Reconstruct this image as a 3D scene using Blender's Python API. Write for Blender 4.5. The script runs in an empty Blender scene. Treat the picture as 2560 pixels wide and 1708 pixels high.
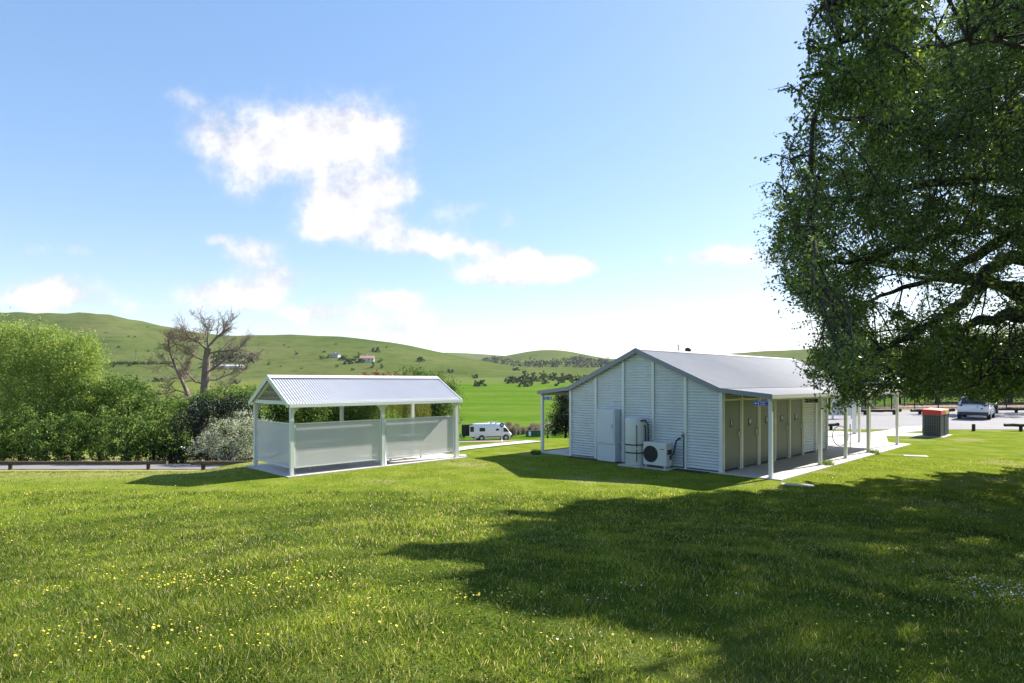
import bpy, math, random
import numpy as np
from math import radians as R, sin, cos, pi
from mathutils import Vector, Matrix
random.seed(7); rng = np.random.default_rng(7)
sc = bpy.context.scene; col = sc.collection

# ------------------------------------------------------------------ camera, sky, sun, exposure
F, HZ, CH = 1500.0, 955.0, 2.65            # focal length and horizon in pixels of the 2560 px photograph, eye height
cam_d = bpy.data.cameras.new('camera'); cam = bpy.data.objects.new('camera', cam_d); col.objects.link(cam)
cam.location = (0, 0, CH); cam.rotation_euler = (pi/2, 0, 0)
cam_d.sensor_width = 36; cam_d.lens = 36*F/2560; cam_d.shift_y = (HZ-854)/2560
cam_d.clip_start = .05; cam_d.clip_end = 20000
sc.camera = cam
SUN_AZ, SUN_EL = R(54.4), R(39)
sun_d = bpy.data.lights.new('sun', 'SUN'); sun_d.energy = 5.0; sun_d.angle = R(.55); sun_d.color = (1, .94, .84)
sun = bpy.data.objects.new('sun', sun_d); col.objects.link(sun)
sdir = Vector((sin(SUN_AZ)*cos(SUN_EL), cos(SUN_AZ)*cos(SUN_EL), sin(SUN_EL)))
sun.rotation_euler = sdir.to_track_quat('Z', 'Y').to_euler(); sun.location = sdir*60
sc.view_settings.view_transform = 'Standard'; sc.view_settings.look = 'None'
sc.view_settings.exposure = 1.25; sc.view_settings.gamma = 1
w = bpy.data.worlds.new('World'); sc.world = w; w.use_nodes = True
def build_sky():
    nt = w.node_tree; N = nt.nodes; L = nt.links; N.clear()
    out = N.new('ShaderNodeOutputWorld'); bg = N.new('ShaderNodeBackground'); bg.inputs[1].default_value = .115
    sky = N.new('ShaderNodeTexSky'); sky.sky_type = 'NISHITA'; sky.sun_disc = False
    sky.sun_elevation = SUN_EL; sky.sun_rotation = SUN_AZ; sky.air_density = 1.0; sky.dust_density = .3; sky.ozone_density = 2.0
    tc = N.new('ShaderNodeTexCoord'); sep = N.new('ShaderNodeSeparateXYZ'); L.new(tc.outputs['Generated'], sep.inputs[0])
    def m(op, a, b=None, c=None):
        n = N.new('ShaderNodeMath'); n.operation = op
        for i, x in enumerate((a, b, c)):
            if x is None: continue
            if isinstance(x, (int, float)): n.inputs[i].default_value = x
            else: L.new(x, n.inputs[i])
        return n.outputs[0]
    yy = m('MAXIMUM', sep.outputs[1], .05)
    cx = m('DIVIDE', sep.outputs[0], yy); cz = m('DIVIDE', sep.outputs[2], yy)
    cmb = N.new('ShaderNodeCombineXYZ'); L.new(cx, cmb.inputs[0]); L.new(cz, cmb.inputs[1])
    nz = N.new('ShaderNodeTexNoise'); nz.inputs['Scale'].default_value = 9; nz.inputs['Detail'].default_value = 8; nz.inputs['Roughness'].default_value = .62
    L.new(cmb.outputs[0], nz.inputs['Vector'])
    wv = N.new('ShaderNodeVectorMath'); wv.operation = 'MULTIPLY_ADD'
    L.new(nz.outputs['Color'], wv.inputs[0]); wv.inputs[1].default_value = (.085, .06, 0); 
    sb = N.new('ShaderNodeVectorMath'); sb.operation = 'SUBTRACT'; L.new(cmb.outputs[0], sb.inputs[0]); sb.inputs[1].default_value = (.0425, .03, 0)
    L.new(sb.outputs[0], wv.inputs[2])
    blobs = [(460,240,70,22,.55),(520,300,70,50,.7),(620,350,120,62,1),(700,400,90,45,.9),(800,330,150,78,1.25),(900,330,110,58,1.1),(985,335,55,30,.8),
             (835,520,85,52,1),(900,470,110,58,1.15),(985,465,60,42,.9),(830,560,70,30,.8),(620,470,52,42,.62),(960,560,60,30,.6),
             (1010,605,100,28,.85),(1090,610,50,30,.8),(1190,622,48,16,.8),(1160,530,60,35,.55),(1275,560,22,24,.4),
             (545,595,36,14,.65),(632,632,62,42,.85),(700,692,62,30,.85),(560,735,110,34,.95),(640,745,50,25,.6),
             (1190,690,60,22,.8),(1290,665,80,34,1.1),(1340,672,110,30,1.05),(1430,665,45,20,.8),
             (780,780,80,22,.9),(960,752,90,22,.9),(1060,800,75,22,.85),(1000,825,60,16,.7),(140,738,100,34,.95),(60,760,80,25,.6),
             (1740,650,60,22,.75),(1880,640,90,30,.8),(90,635,50,25,.35),(200,640,40,22,.35),(380,630,40,20,.3),(1400,755,60,16,.4),(1240,845,40,10,.5),
             (700,845,120,18,.5),(300,760,120,20,.3),(880,805,100,20,.45),(1980,840,160,40,.6)]
    acc = None
    for px, py, rx, ry, s in blobs:
        v = N.new('ShaderNodeVectorMath'); v.operation = 'MULTIPLY_ADD'; L.new(wv.outputs[0], v.inputs[0])
        s *= 1.0 if py < 560 else 1.45; kx, ky = F/(rx*1.28), F/(ry*1.28); ox, oy = (px-1280)/F, (HZ-py)/F
        v.inputs[1].default_value = (kx, ky, 0); v.inputs[2].default_value = (-ox*kx, -oy*ky, 0)
        d = N.new('ShaderNodeVectorMath'); d.operation = 'DOT_PRODUCT'; L.new(v.outputs[0], d.inputs[0]); L.new(v.outputs[0], d.inputs[1])
        e = m('POWER', 2.718, m('MULTIPLY', d.outputs['Value'], -1.35))
        acc = m('MULTIPLY', e, s) if acc is None else m('MULTIPLY_ADD', e, s, acc)
    nz2 = N.new('ShaderNodeTexNoise'); nz2.inputs['Scale'].default_value = 13; nz2.inputs['Detail'].default_value = 10; nz2.inputs['Roughness'].default_value = .64
    L.new(cmb.outputs[0], nz2.inputs['Vector'])
    dens = m('MULTIPLY_ADD', m('SUBTRACT', nz2.outputs['Fac'], .52), m('ADD', m('MULTIPLY', acc, 1.6), 1.1), acc)
    mr = N.new('ShaderNodeMapRange'); mr.interpolation_type = 'SMOOTHSTEP'; L.new(dens, mr.inputs[0]); mr.inputs[1].default_value = .12; mr.inputs[2].default_value = 1.3
    front = m('GREATER_THAN', sep.outputs[1], .06)
    fac = m('MULTIPLY', m('MULTIPLY', mr.outputs[0], front), .93)
    mix = N.new('ShaderNodeMix'); mix.data_type = 'RGBA'; L.new(fac, mix.inputs['Factor'])
    hs = N.new('ShaderNodeHueSaturation'); hs.inputs['Saturation'].default_value = 1.48; hs.inputs['Value'].default_value = 1.56; gm = N.new('ShaderNodeGamma'); gm.inputs['Gamma'].default_value = .58; L.new(sky.outputs[0], gm.inputs['Color']); L.new(gm.outputs[0], hs.inputs['Color']); tn_ = N.new('ShaderNodeMix'); tn_.data_type = 'RGBA'; tn_.blend_type = 'MULTIPLY'; tn_.inputs['Factor'].default_value = 1; L.new(hs.outputs[0], tn_.inputs['A']); tn_.inputs['B'].default_value = (1.03, .97, 1.02, 1); L.new(tn_.outputs['Result'], mix.inputs['A']); cr = N.new('ShaderNodeMapRange'); L.new(m('ADD', nz2.outputs['Fac'], m('MULTIPLY', dens, .12)), cr.inputs[0]); cr.inputs[1].default_value = .42; cr.inputs[2].default_value = .72; cr.inputs[3].default_value = 2.75; cr.inputs[4].default_value = 4.1
    cc_ = N.new('ShaderNodeCombineColor'); L.new(cr.outputs[0], cc_.inputs[0]); L.new(m('MULTIPLY', cr.outputs[0], .99), cc_.inputs[1]); L.new(m('MULTIPLY', cr.outputs[0], 1.05), cc_.inputs[2]); L.new(cc_.outputs[0], mix.inputs['B'])
    L.new(mix.outputs['Result'], bg.inputs[0]); L.new(bg.outputs[0], out.inputs[0])
build_sky()

# ------------------------------------------------------------------ helpers
U = np.array([.7206, .6934]); V = np.array([-.6934, .7206]); RZ = math.atan2(U[1], U[0])
def sst(a, b, x): t = np.clip((x-a)/(b-a), 0, 1); return t*t*(3-2*t)
HILL_A = [(-3000,760),(0,780),(65,779),(142,785),(223,777),(283,788),(381,808),(490,831),(588,841),(675,835),(828,839),(937,849),(1024,863),(1100,881),(1160,892),(1250,910),(1400,940),(1700,990),(9000,990)]
HILL_B = [(-9000,900),(900,900),(1000,888),(1089,881),(1153,881),(1204,886),(1242,887),(1300,893),(1480,897),(1530,896),(1650,899),(1700,905),(9000,905)]
HILL_C = [(-9000,1000),(1080,935),(1150,914),(1200,902),(1265,889),(1300,882),(1332,876),(1370,870),(1408,873),(1434,880),(1498,894),(1560,903),(1750,940),(9000,1000)]
HILL_D = [(-9000,1000),(1500,930),(1700,898),(1797,886),(1896,878),(2015,873),(2300,865),(2600,860),(9000,860)]
def nse(x, y, s, seed=0):
    x = x/s; y = y/s
    return (np.sin(x*1.7+seed+1.3*np.sin(y*1.1+seed))+np.sin(y*1.9-seed*2+1.7*np.sin(x*.9))+.5*np.sin(x*3.9+y*2.7+seed))/2.5
def zg(x, y):
    x = np.asarray(x, float); y = np.asarray(y, float); d = np.hypot(x, y)
    t = x/np.maximum(y, .35*d+1e-3); t = np.clip(t, -2.6, 2.6); px = 1280+t*F
    v = V[0]*x+V[1]*y
    hump = 1.0*(1-sst(2.5, 14.5, d))
    g = .08+(.1357-.08)*sst(-.45, -.12, t)
    s = np.where(t < .22, np.maximum(v-19.5, (y-28.5)*.74*(1-sst(.10,.22,t))+(v-19.5)*sst(.10,.22,t)), v-19.5); ramp = np.where(s > 12, s, np.where(s < -2, 0, (s+2)**2/ (4*7)*1.0)); ramp = np.where(s > 12, s-5+5*0, ramp)
    ramp = np.log1p(np.exp(np.clip(s*1.2, -50, 50)))/1.2
    near = hump-g*ramp
    dl = y-17.48; dl = np.log1p(np.exp(np.clip(dl*2, -60, 60)))/2; zl = hump-.1385*dl
    zl = np.where(y > 28, -1.457-.07*(y-28), zl); zl = np.where(y > 33.2, -1.821-.10*(y-33.2), zl)
    kk = .13*sst(19.8, 25, y); lw = 1-sst(-.55, -.455, t-kk); near = near*(1-lw)+zl*lw
    Rr = np.maximum(y, .45*d)
    base = np.interp(Rr, [0, 95, 150, 250, 400, 600, 1000, 2500], [-6.6, -6.6, -6.5, -4, 2.7, 14, 24, 50])
    baser = np.interp(Rr, [0, 95, 150, 400, 600, 1000, 2500], [0, 0, .5, 3, 14, 24, 50])
    rt = sst(.12, .32, t); base = base*(1-rt)+baser*rt
    wgt = sst(70, 100, Rr)*(1-rt)+sst(70, 140, Rr)*rt
    z = near*(1-wgt)+base*wgt
    z = z+nse(x, y, 45, 3)*.35*sst(110, 240, Rr)+nse(x, y, 90, 1)*2.0*sst(420, 650, Rr)
    def hill(prof, Rk, r0, r1):
        yp = np.interp(px, [p[0] for p in prof], [p[1] for p in prof])
        # smooth the drawn ridge by averaging neighbours
        for o in (-25, 25, -50, 50): yp = yp+np.interp(px+o, [p[0] for p in prof], [p[1] for p in prof])
        yp = yp/5; top = CH+Rk*(HZ-yp)/F
        b = sst(r0, Rk, Rr)*(1-sst(Rk*1.02, r1, Rr))
        b = np.where(Rr < Rk, np.clip((Rr-r0)/(Rk-r0), 0, 1)**1.35, b)
        return z+np.maximum(top-z, 0)*b+nse(x, y, 60, Rk)*.9*b*(1-b)*4
    hs = [hill(HILL_A, 760, 430, 1500), hill(HILL_B, 2300, 1500, 3200), hill(HILL_C, 1400, 780, 2000), hill(HILL_D, 1000, 600, 1800)]
    for h in hs: z = np.maximum(z, h)
    return z
def Z(x, y): return float(zg(x, y))
def W(px, py, d): return Vector(((px-1280)/F*d, d, CH+(HZ-py)/F*d))
def G(px, py, z=0): d = F*(CH-z)/(py-HZ); return ((px-1280)/F*d, d)

class MB:
    def __init__(s): s.v = []; s.f = []; s.sm = []
    def add(s, vs, fs, smooth=False):
        o = len(s.v); s.v += [tuple(v) for v in vs]
        for f in fs: s.f.append(tuple(i+o for i in f)); s.sm.append(smooth)
    def box(s, c, d, M=None, rz=0):
        x, y, z = d[0]/2, d[1]/2, d[2]/2; vs = []
        for k in (-1, 1):
            for a, b in ((-1,-1),(1,-1),(1,1),(-1,1)):
                p = Vector((a*x, b*y, k*z))
                if M: p = M @ p
                elif rz: p = Matrix.Rotation(rz, 3, 'Z') @ p
                vs.append(p+Vector(c))
        s.add(vs, [(3,2,1,0),(4,5,6,7),(0,1,5,4),(1,2,6,5),(2,3,7,6),(3,0,4,7)]); return s
    def b2(s, a, b): return s.box([(p+q)/2 for p, q in zip(a, b)], [abs(q-p) for p, q in zip(a, b)])
    def bar(s, a, b, w, h=None):          # rectangular bar between two points
        h = h or w; a = Vector(a); b = Vector(b); d = b-a; q = d.to_track_quat('X', 'Z').to_matrix()
        return s.box((a+b)/2, (d.length, w, h), M=q)
    def tube(s, pts, rad, n=8, cap=True):
        pts = [Vector(p) for p in pts]; rad = rad if hasattr(rad, '__len__') else [rad]*len(pts)
        vs = []; fs = []; up = Vector((.13, .21, .97)).normalized()
        for i, p in enumerate(pts):
            d = (pts[min(i+1, len(pts)-1)]-pts[max(i-1, 0)]).normalized()
            a = d.cross(up); a = a.normalized() if a.length > 1e-4 else Vector((1,0,0)); b = d.cross(a)
            for k in range(n):
                t = 2*pi*k/n; vs.append(p+(a*cos(t)+b*sin(t))*rad[i])
        for i in range(len(pts)-1):
            for k in range(n):
                fs.append((i*n+k, i*n+(k+1)%n, (i+1)*n+(k+1)%n, (i+1)*n+k))
        s.add(vs, fs, True)
        if cap:
            o = (len(pts)-1)*n; base = len(s.v)-len(vs)
            s.f.append(tuple(base+k for k in range(n))); s.sm.append(False)
            s.f.append(tuple(base+o+k for k in reversed(range(n)))); s.sm.append(False)
        return s
    def lathe(s, prof, c=(0,0,0), n=24):
        vs = []; fs = []
        for r, z in prof:
            for k in range(n): t = 2*pi*k/n; vs.append((c[0]+r*cos(t), c[1]+r*sin(t), c[2]+z))
        for i in range(len(prof)-1):
            for k in range(n): fs.append((i*n+k, i*n+(k+1)%n, (i+1)*n+(k+1)%n, (i+1)*n+k))
        s.add(vs, fs, True); return s
    def disc(s, c, nrm, r, n=20, t=.01):
        c = Vector(c); nrm = Vector(nrm).normalized(); return s.tube([c-nrm*t/2, c+nrm*t/2], r, n)
    def prism(s, poly, M, h):              # 2D polygon extruded by h along local z
        n = len(poly); vs = [M @ Vector((a, b, 0)) for a, b in poly]+[M @ Vector((a, b, h)) for a, b in poly]
        s.add(vs, [tuple(reversed(range(n))), tuple(range(n, 2*n))]+[(i, (i+1)%n, n+(i+1)%n, n+i) for i in range(n)]); return s
    def build(s, name, m, parent=None, bevel=0):
        me = bpy.data.meshes.new(name); me.from_pydata(s.v, [], s.f); me.polygons.foreach_set('use_smooth', s.sm)
        me.materials.append(m); me.update()
        o = bpy.data.objects.new(name, me); col.objects.link(o)
        if parent: o.parent = parent
        if bevel:
            b = o.modifiers.new('bevel', 'BEVEL'); b.width = bevel; b.segments = 2; b.limit_method = 'ANGLE'; b.angle_limit = R(40)
        return o
def npmesh(name, verts, faces, m, parent=None, rnd=None, smooth=False):
    verts = np.asarray(verts, np.float32); faces = np.asarray(faces, np.int32); k = faces.shape[1]; nf = len(faces)
    me = bpy.data.meshes.new(name); me.vertices.add(len(verts)); me.vertices.foreach_set('co', verts.ravel())
    me.loops.add(nf*k); me.loops.foreach_set('vertex_index', faces.ravel())
    me.polygons.add(nf); me.polygons.foreach_set('loop_start', np.arange(nf, dtype=np.int32)*k)
    if smooth: me.polygons.foreach_set('use_smooth', np.ones(nf, bool))
    me.update(calc_edges=True)
    if rnd is not None:
        a = me.attributes.new('rnd', 'FLOAT', 'FACE'); a.data.foreach_set('value', np.asarray(rnd, np.float32))
    me.materials.append(m); o = bpy.data.objects.new(name, me); col.objects.link(o)
    if parent: o.parent = parent
    return o
def tag(o, label=None, cat=None, group=None, kind=None):
    for k, v in (('label', label), ('category', cat), ('group', group), ('kind', kind)):
        if v: o[k] = v
    return o
def empty(name, loc=(0,0,0), rz=0):
    o = bpy.data.objects.new(name, None); col.objects.link(o); o.location = loc; o.rotation_euler = (0,0,rz); o.empty_display_size = .2; return o
def copy_tree(o, parent=None):
    c = o.copy(); col.objects.link(c)
    if parent: c.parent = parent
    for ch in list(o.children): copy_tree(ch, c)
    return c

# ------------------------------------------------------------------ materials
def mat(name, color, rough=.6, metal=0, spec=.5, noise=0, nscale=8, bump=0, bscale=60, coat=0):
    m = bpy.data.materials.new(name); m.use_nodes = True; N = m.node_tree.nodes; L = m.node_tree.links
    p = N['Principled BSDF']; p.inputs['Base Color'].default_value = (*color, 1); p.inputs['Roughness'].default_value = rough
    p.inputs['Metallic'].default_value = metal; p.inputs['Specular IOR Level'].default_value = spec; p.inputs['Coat Weight'].default_value = coat
    tc = N.new('ShaderNodeTexCoord')
    if noise:
        n = N.new('ShaderNodeTexNoise'); n.inputs['Scale'].default_value = nscale; n.inputs['Detail'].default_value = 6; L.new(tc.outputs['Object'], n.inputs['Vector'])
        r = N.new('ShaderNodeMapRange'); L.new(n.outputs['Fac'], r.inputs[0]); r.inputs[1].default_value = .25; r.inputs[2].default_value = .75
        r.inputs[3].default_value = 1-noise; r.inputs[4].default_value = 1+noise*.6
        h = N.new('ShaderNodeHueSaturation'); h.inputs['Color'].default_value = (*color, 1); L.new(r.outputs[0], h.inputs['Value']); L.new(h.outputs[0], p.inputs['Base Color'])
    if bump:
        n = N.new('ShaderNodeTexNoise'); n.inputs['Scale'].default_value = bscale; n.inputs['Detail'].default_value = 4; L.new(tc.outputs['Object'], n.inputs['Vector'])
        b = N.new('ShaderNodeBump'); b.inputs['Strength'].default_value = bump; b.inputs['Distance'].default_value = .02
        L.new(n.outputs['Fac'], b.inputs['Height']); L.new(b.outputs[0], p.inputs['Normal'])
    return m
def foliage(name, c1, c2, c3=None, f3=.1, transl=.35, rough=.55, spec=.35, clump=.9, cscale=.8, tv=1.25):
    """leaf material: per-leaf random colour, clump variation, some light shining through"""
    m = bpy.data.materials.new(name); m.use_nodes = True; N = m.node_tree.nodes; L = m.node_tree.links; N.clear()
    out = N.new('ShaderNodeOutputMaterial'); p = N.new('ShaderNodeBsdfPrincipled'); t = N.new('ShaderNodeBsdfTranslucent'); mx = N.new('ShaderNodeMixShader')
    a = N.new('ShaderNodeAttribute'); a.attribute_name = 'rnd'
    tc = N.new('ShaderNodeTexCoord'); n = N.new('ShaderNodeTexNoise'); n.inputs['Scale'].default_value = cscale; n.inputs['Detail'].default_value = 3; L.new(tc.outputs['Object'], n.inputs['Vector'])
    ad = N.new('ShaderNodeMath'); ad.operation = 'MULTIPLY_ADD'; L.new(n.outputs['Fac'], ad.inputs[0]); ad.inputs[1].default_value = clump; 
    sb = N.new('ShaderNodeMath'); sb.operation = 'MULTIPLY_ADD'; L.new(a.outputs['Fac'], sb.inputs[0]); sb.inputs[1].default_value = .6; sb.inputs[2].default_value = .2-clump/2; L.new(sb.outputs[0], ad.inputs[2])
    r = N.new('ShaderNodeValToRGB'); e = r.color_ramp.elements; e[0].color = (*c1, 1); e[0].position = .1; e[1].color = (*c2, 1); e[1].position = .9
    L.new(ad.outputs[0], r.inputs[0]); csock = r.outputs[0]
    if c3:
        gt = N.new('ShaderNodeMath'); gt.operation = 'GREATER_THAN'; L.new(a.outputs['Fac'], gt.inputs[0]); gt.inputs[1].default_value = 1-f3
        mc = N.new('ShaderNodeMix'); mc.data_type = 'RGBA'; L.new(gt.outputs[0], mc.inputs['Factor']); L.new(csock, mc.inputs['A']); mc.inputs['B'].default_value = (*c3, 1); csock = mc.outputs['Result']
    L.new(csock, p.inputs['Base Color']); p.inputs['Roughness'].default_value = rough; p.inputs['Specular IOR Level'].default_value = spec
    br = N.new('ShaderNodeHueSaturation'); br.inputs['Value'].default_value = tv; br.inputs['Hue'].default_value = .49; L.new(csock, br.inputs['Color']); L.new(br.outputs[0], t.inputs['Color'])
    mx.inputs[0].default_value = transl; L.new(p.outputs[0], mx.inputs[1]); L.new(t.outputs[0], mx.inputs[2]); L.new(mx.outputs[0], out.inputs[0])
    return m
M = dict(
    wall=mat('cream_white_steel', (.58,.61,.61), .45, noise=.10, nscale=1.7),
    trim=mat('white_painted_steel', (.68,.70,.66), .4, noise=.04, nscale=3),
    cream=mat('cream_painted_steel', (.62,.62,.50), .45, noise=.05, nscale=3),
    barge=mat('grey_blue_flashing', (.21,.23,.27), .4),
    roof=mat('pale_zincalume_roof', (.41,.415,.44), .7, spec=.2, noise=.06, nscale=1.2),
    sroof=mat('light_grey_roof', (.60,.60,.63), .5, spec=.3, noise=.05, nscale=2),
    door=mat('olive_grey_door', (.10,.125,.10), .38, noise=.08, nscale=1.5),
    galv=mat('galvanised_steel', (.5,.52,.54), .38, metal=.55, noise=.1, nscale=12),
    cabinet=mat('pale_grey_cabinet', (.58,.62,.64), .45, noise=.04, nscale=3),
    heater=mat('off_white_enamel', (.58,.60,.56), .35, noise=.03),
    black=mat('black_plastic', (.015,.016,.018), .5), lattice=mat('slate_grey_lattice', (.13,.145,.17), .5), dark=mat('dark_grey_plastic', (.045,.05,.058), .5, noise=.15, nscale=20),
    rubber=mat('tyre_rubber', (.02,.02,.02), .8), carpaint=mat('white_car_paint', (.74,.75,.78), .25, coat=.6),
    vanpaint=mat('white_van_paint', (.78,.78,.78), .3, coat=.5), cargrey=mat('grey_car_plastic', (.04,.042,.05), .5),
    glass=mat('dark_window_glass', (.012,.015,.03), .08, spec=.7), tail=mat('red_tail_lamp', (.30,.012,.03), .2), alloy=mat('wheel_alloy', (.5,.5,.52), .3, metal=.6),
    red=mat('red_lid_plastic', (.56,.035,.03), .4), yellow=mat('yellow_lid_plastic', (.72,.36,.03), .4), green=mat('dark_green_plastic', (.012,.08,.05), .45), 
    blue=mat('blue_sign_face', (.02,.07,.42), .35), navy=mat('navy_sign_face', (.016,.018,.07), .35), white=mat('white_lettering', (.85,.86,.88), .4),
    conc=mat('pale_concrete', (.50,.47,.45), .8, noise=.12, nscale=1.3, bump=.25, bscale=50),
    asph=mat('grey_asphalt', (.20,.19,.20), .9, noise=.14, nscale=.5, bump=.4, bscale=60),
    log=mat('weathered_treated_log', (.085,.065,.045), .85, noise=.45, nscale=6, bump=.6, bscale=25),
    logd=mat('dark_treated_pine', (.03,.026,.022), .8, noise=.4, nscale=6, bump=.5, bscale=25),
    bark=mat('dark_bark', (.035,.028,.022), .9, noise=.4, nscale=5, bump=.7, bscale=14),
    deadwood=mat('bleached_dead_wood', (.21,.165,.14), .85, noise=.4, nscale=2.2, bump=.5, bscale=12),
    fence=mat('black_fence_steel', (.012,.012,.014), .45), timber=mat('grey_timber', (.18,.15,.12), .8, noise=.3, nscale=4),
    housew=mat('pale_house_wall', (.6,.55,.5), .7), houser=mat('red_brown_roof', (.35,.2,.17), .7), housed=mat('dark_roof', (.12,.13,.15), .6), silver=mat('silver_shed_roof', (.55,.56,.58), .4),
    leaf=foliage('elm_leaves', (.026,.055,.008), (.13,.20,.022), (.24,.31,.04), .08, .5, .36, .7, clump=.9, cscale=.6, tv=1.7),
    lgrn=foliage('fresh_green_leaves', (.035,.085,.012), (.13,.21,.03), transl=.45, cscale=1.0),
    hedge=foliage('hedge_leaves', (.028,.07,.012), (.13,.21,.035), (.24,.31,.08), .12, transl=.55, tv=1.6, cscale=1.3),
    meadow=foliage('flowering_shrub_leaves', (.10,.20,.03), (.32,.42,.10), (.62,.55,.1), .09, transl=.5, cscale=.5),
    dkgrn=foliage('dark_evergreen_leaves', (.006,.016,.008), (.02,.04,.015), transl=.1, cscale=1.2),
    blossom=foliage('white_blossom_spray', (.05,.10,.025), (.15,.20,.07), (.68,.66,.50), .48, transl=.25, cscale=1.2),
    willow=foliage('yellow_green_willow_leaves', (.10,.12,.015), (.24,.24,.035), transl=.4, cscale=.9),
    brown=foliage('rusty_seed_heads', (.15,.07,.025), (.30,.15,.05), transl=.2),
    olive=foliage('grey_green_leaves', (.035,.05,.022), (.08,.10,.045), transl=.2, cscale=.5),
    back=foliage('backlit_leaves', (.03,.065,.01), (.13,.2,.02), transl=.5, cscale=.7),
    pampas=foliage('tussock_stems', (.14,.12,.06), (.36,.29,.22), transl=.3, cscale=.6),
    grass=foliage('grass_blades', (.015,.046,.004), (.205,.262,.026), (.42,.36,.14), .10, transl=.6, rough=.45, spec=.35, clump=1.6, cscale=1.3, tv=1.95),
)
def screen_mat():
    m = bpy.data.materials.new('perforated_metal_screen'); m.use_nodes = True; N = m.node_tree.nodes; L = m.node_tree.links
    p = N['Principled BSDF']; p.inputs['Base Color'].default_value = (.66,.64,.66,1); p.inputs['Roughness'].default_value = .45
    p.inputs['Alpha'].default_value = .68; return m
M['screen'] = screen_mat()
def petals(name, c):
    m = mat(name, c, .6); return m
M['petal'] = petals('yellow_petals', (.72,.60,.05)); M['daisy'] = petals('white_petals', (.75,.75,.72))
def ground_mat(name, kind):
    m = bpy.data.materials.new(name); m.use_nodes = True; N = m.node_tree.nodes; L = m.node_tree.links; p = N['Principled BSDF']
    p.inputs['Roughness'].default_value = 1; p.inputs['Specular IOR Level'].default_value = 0
    geo = N.new('ShaderNodeNewGeometry'); pos = geo.outputs['Position']
    def noise(s, det=5, vec=pos, rough=.6):
        n = N.new('ShaderNodeTexNoise'); n.inputs['Scale'].default_value = s; n.inputs['Detail'].default_value = det; n.inputs['Roughness'].default_value = rough; L.new(vec, n.inputs['Vector']); return n.outputs['Fac']
    def ramp(f, stops):
        r = N.new('ShaderNodeValToRGB'); e = r.color_ramp.elements
        while len(e) < len(stops): e.new(.5)
        for k, (q, c) in enumerate(stops): e[k].position = q; e[k].color = (*c, 1)
        L.new(f, r.inputs[0]); return r.outputs[0]
    def mixc(f, a, b, op='MIX'):
        n = N.new('ShaderNodeMix'); n.data_type = 'RGBA'; n.blend_type = op
        if isinstance(f, float): n.inputs['Factor'].default_value = f
        else: L.new(f, n.inputs['Factor'])
        for s_, x in (('A', a), ('B', b)):
            if isinstance(x, tuple): n.inputs[s_].default_value = (*x, 1)
            else: L.new(x, n.inputs[s_])
        return n.outputs['Result']
    def mr(f, a, b, c=0., d=1.):
        n = N.new('ShaderNodeMapRange'); n.interpolation_type = 'SMOOTHSTEP'; L.new(f, n.inputs[0]); 
        for i, q in enumerate((a, b, c, d)): n.inputs[i+1].default_value = q
        return n.outputs[0]
    if kind == 'lawn':
        base = ramp(noise(1.1), [(.3, (.115,.165,.018)), (.5, (.165,.215,.026)), (.7, (.22,.25,.045))])
        fine = ramp(noise(26, 8, rough=.75), [(.3, (.45,.48,.4)), (.55, (1,1,1)), (.75, (1.35,1.3,1.2))])
        c = mixc(1.0, base, fine, 'MULTIPLY')
        dry = mr(noise(.35, 4), .54, .68, 0., .65); c = mixc(dry, c, (.27,.25,.11))
        ln_ = N.new('ShaderNodeVectorMath'); ln_.operation = 'LENGTH'; L.new(pos, ln_.inputs[0]); nn = N.new('ShaderNodeMath'); nn.operation = 'MULTIPLY_ADD'; L.new(noise(.5, 3), nn.inputs[0]); nn.inputs[1].default_value = 3.; L.new(ln_.outputs['Value'], nn.inputs[2])
        c = mixc(mr(nn.outputs[0], 14.6, 16.4, .7, 0.), c, (.035,.055,.010))      # thatch colour darkened to paint in shade below the long grass
        sp = N.new('ShaderNodeSeparateXYZ'); L.new(pos, sp.inputs[0])       # worn, flower-strewn verge by the left road
        a = N.new('ShaderNodeMath'); a.operation = 'MULTIPLY'; L.new(mr(sp.outputs[0], -11., -6.5, 1., 0.), a.inputs[0]); L.new(mr(sp.outputs[1], 15., 19.), a.inputs[1])
        b = N.new('ShaderNodeMath'); b.operation = 'MULTIPLY'; L.new(a.outputs[0], b.inputs[0]); b.inputs[1].default_value = .75
        c = mixc(b.outputs[0], c, ramp(noise(9, 6), [(.35, (.16,.17,.05)), (.55, (.30,.26,.13)), (.68, (.5,.42,.1))]))
        bm = N.new('ShaderNodeBump'); bm.inputs['Strength'].default_value = .6; bm.inputs['Distance'].default_value = .04; L.new(noise(35, 6), bm.inputs['Height']); L.new(bm.outputs[0], p.inputs['Normal'])
    elif kind == 'field':
        mp = N.new('ShaderNodeMapping'); mp.inputs['Scale'].default_value = (.4, 1.6, 1); L.new(pos, mp.inputs['Vector'])
        base = ramp(noise(.035, 6, mp.outputs[0]), [(.32, (.066,.135,.012)), (.5, (.092,.165,.017)), (.66, (.125,.17,.034))])
        fine = ramp(noise(.5, 8, mp.outputs[0], .7), [(.3, (.62,.66,.6)), (.55, (1,1,1)), (.75, (1.2,1.15,1.1))])
        c = mixc(1.0, base, fine, 'MULTIPLY')
        sp = N.new('ShaderNodeSeparateXYZ'); L.new(pos, sp.inputs[0])
        c = mixc(mr(sp.outputs[1], 350., 430.), c, mixc(mr(noise(.012, 5), .4, .62), (.10,.15,.035), (.13,.145,.055)))
        le = N.new('ShaderNodeMath'); le.operation = 'MULTIPLY'; L.new(mr(sp.outputs[0], -75., -35., 1., 0.), le.inputs[0]); L.new(mr(noise(.02, 5), .35, .6, .35, 1.), le.inputs[1])
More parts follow.
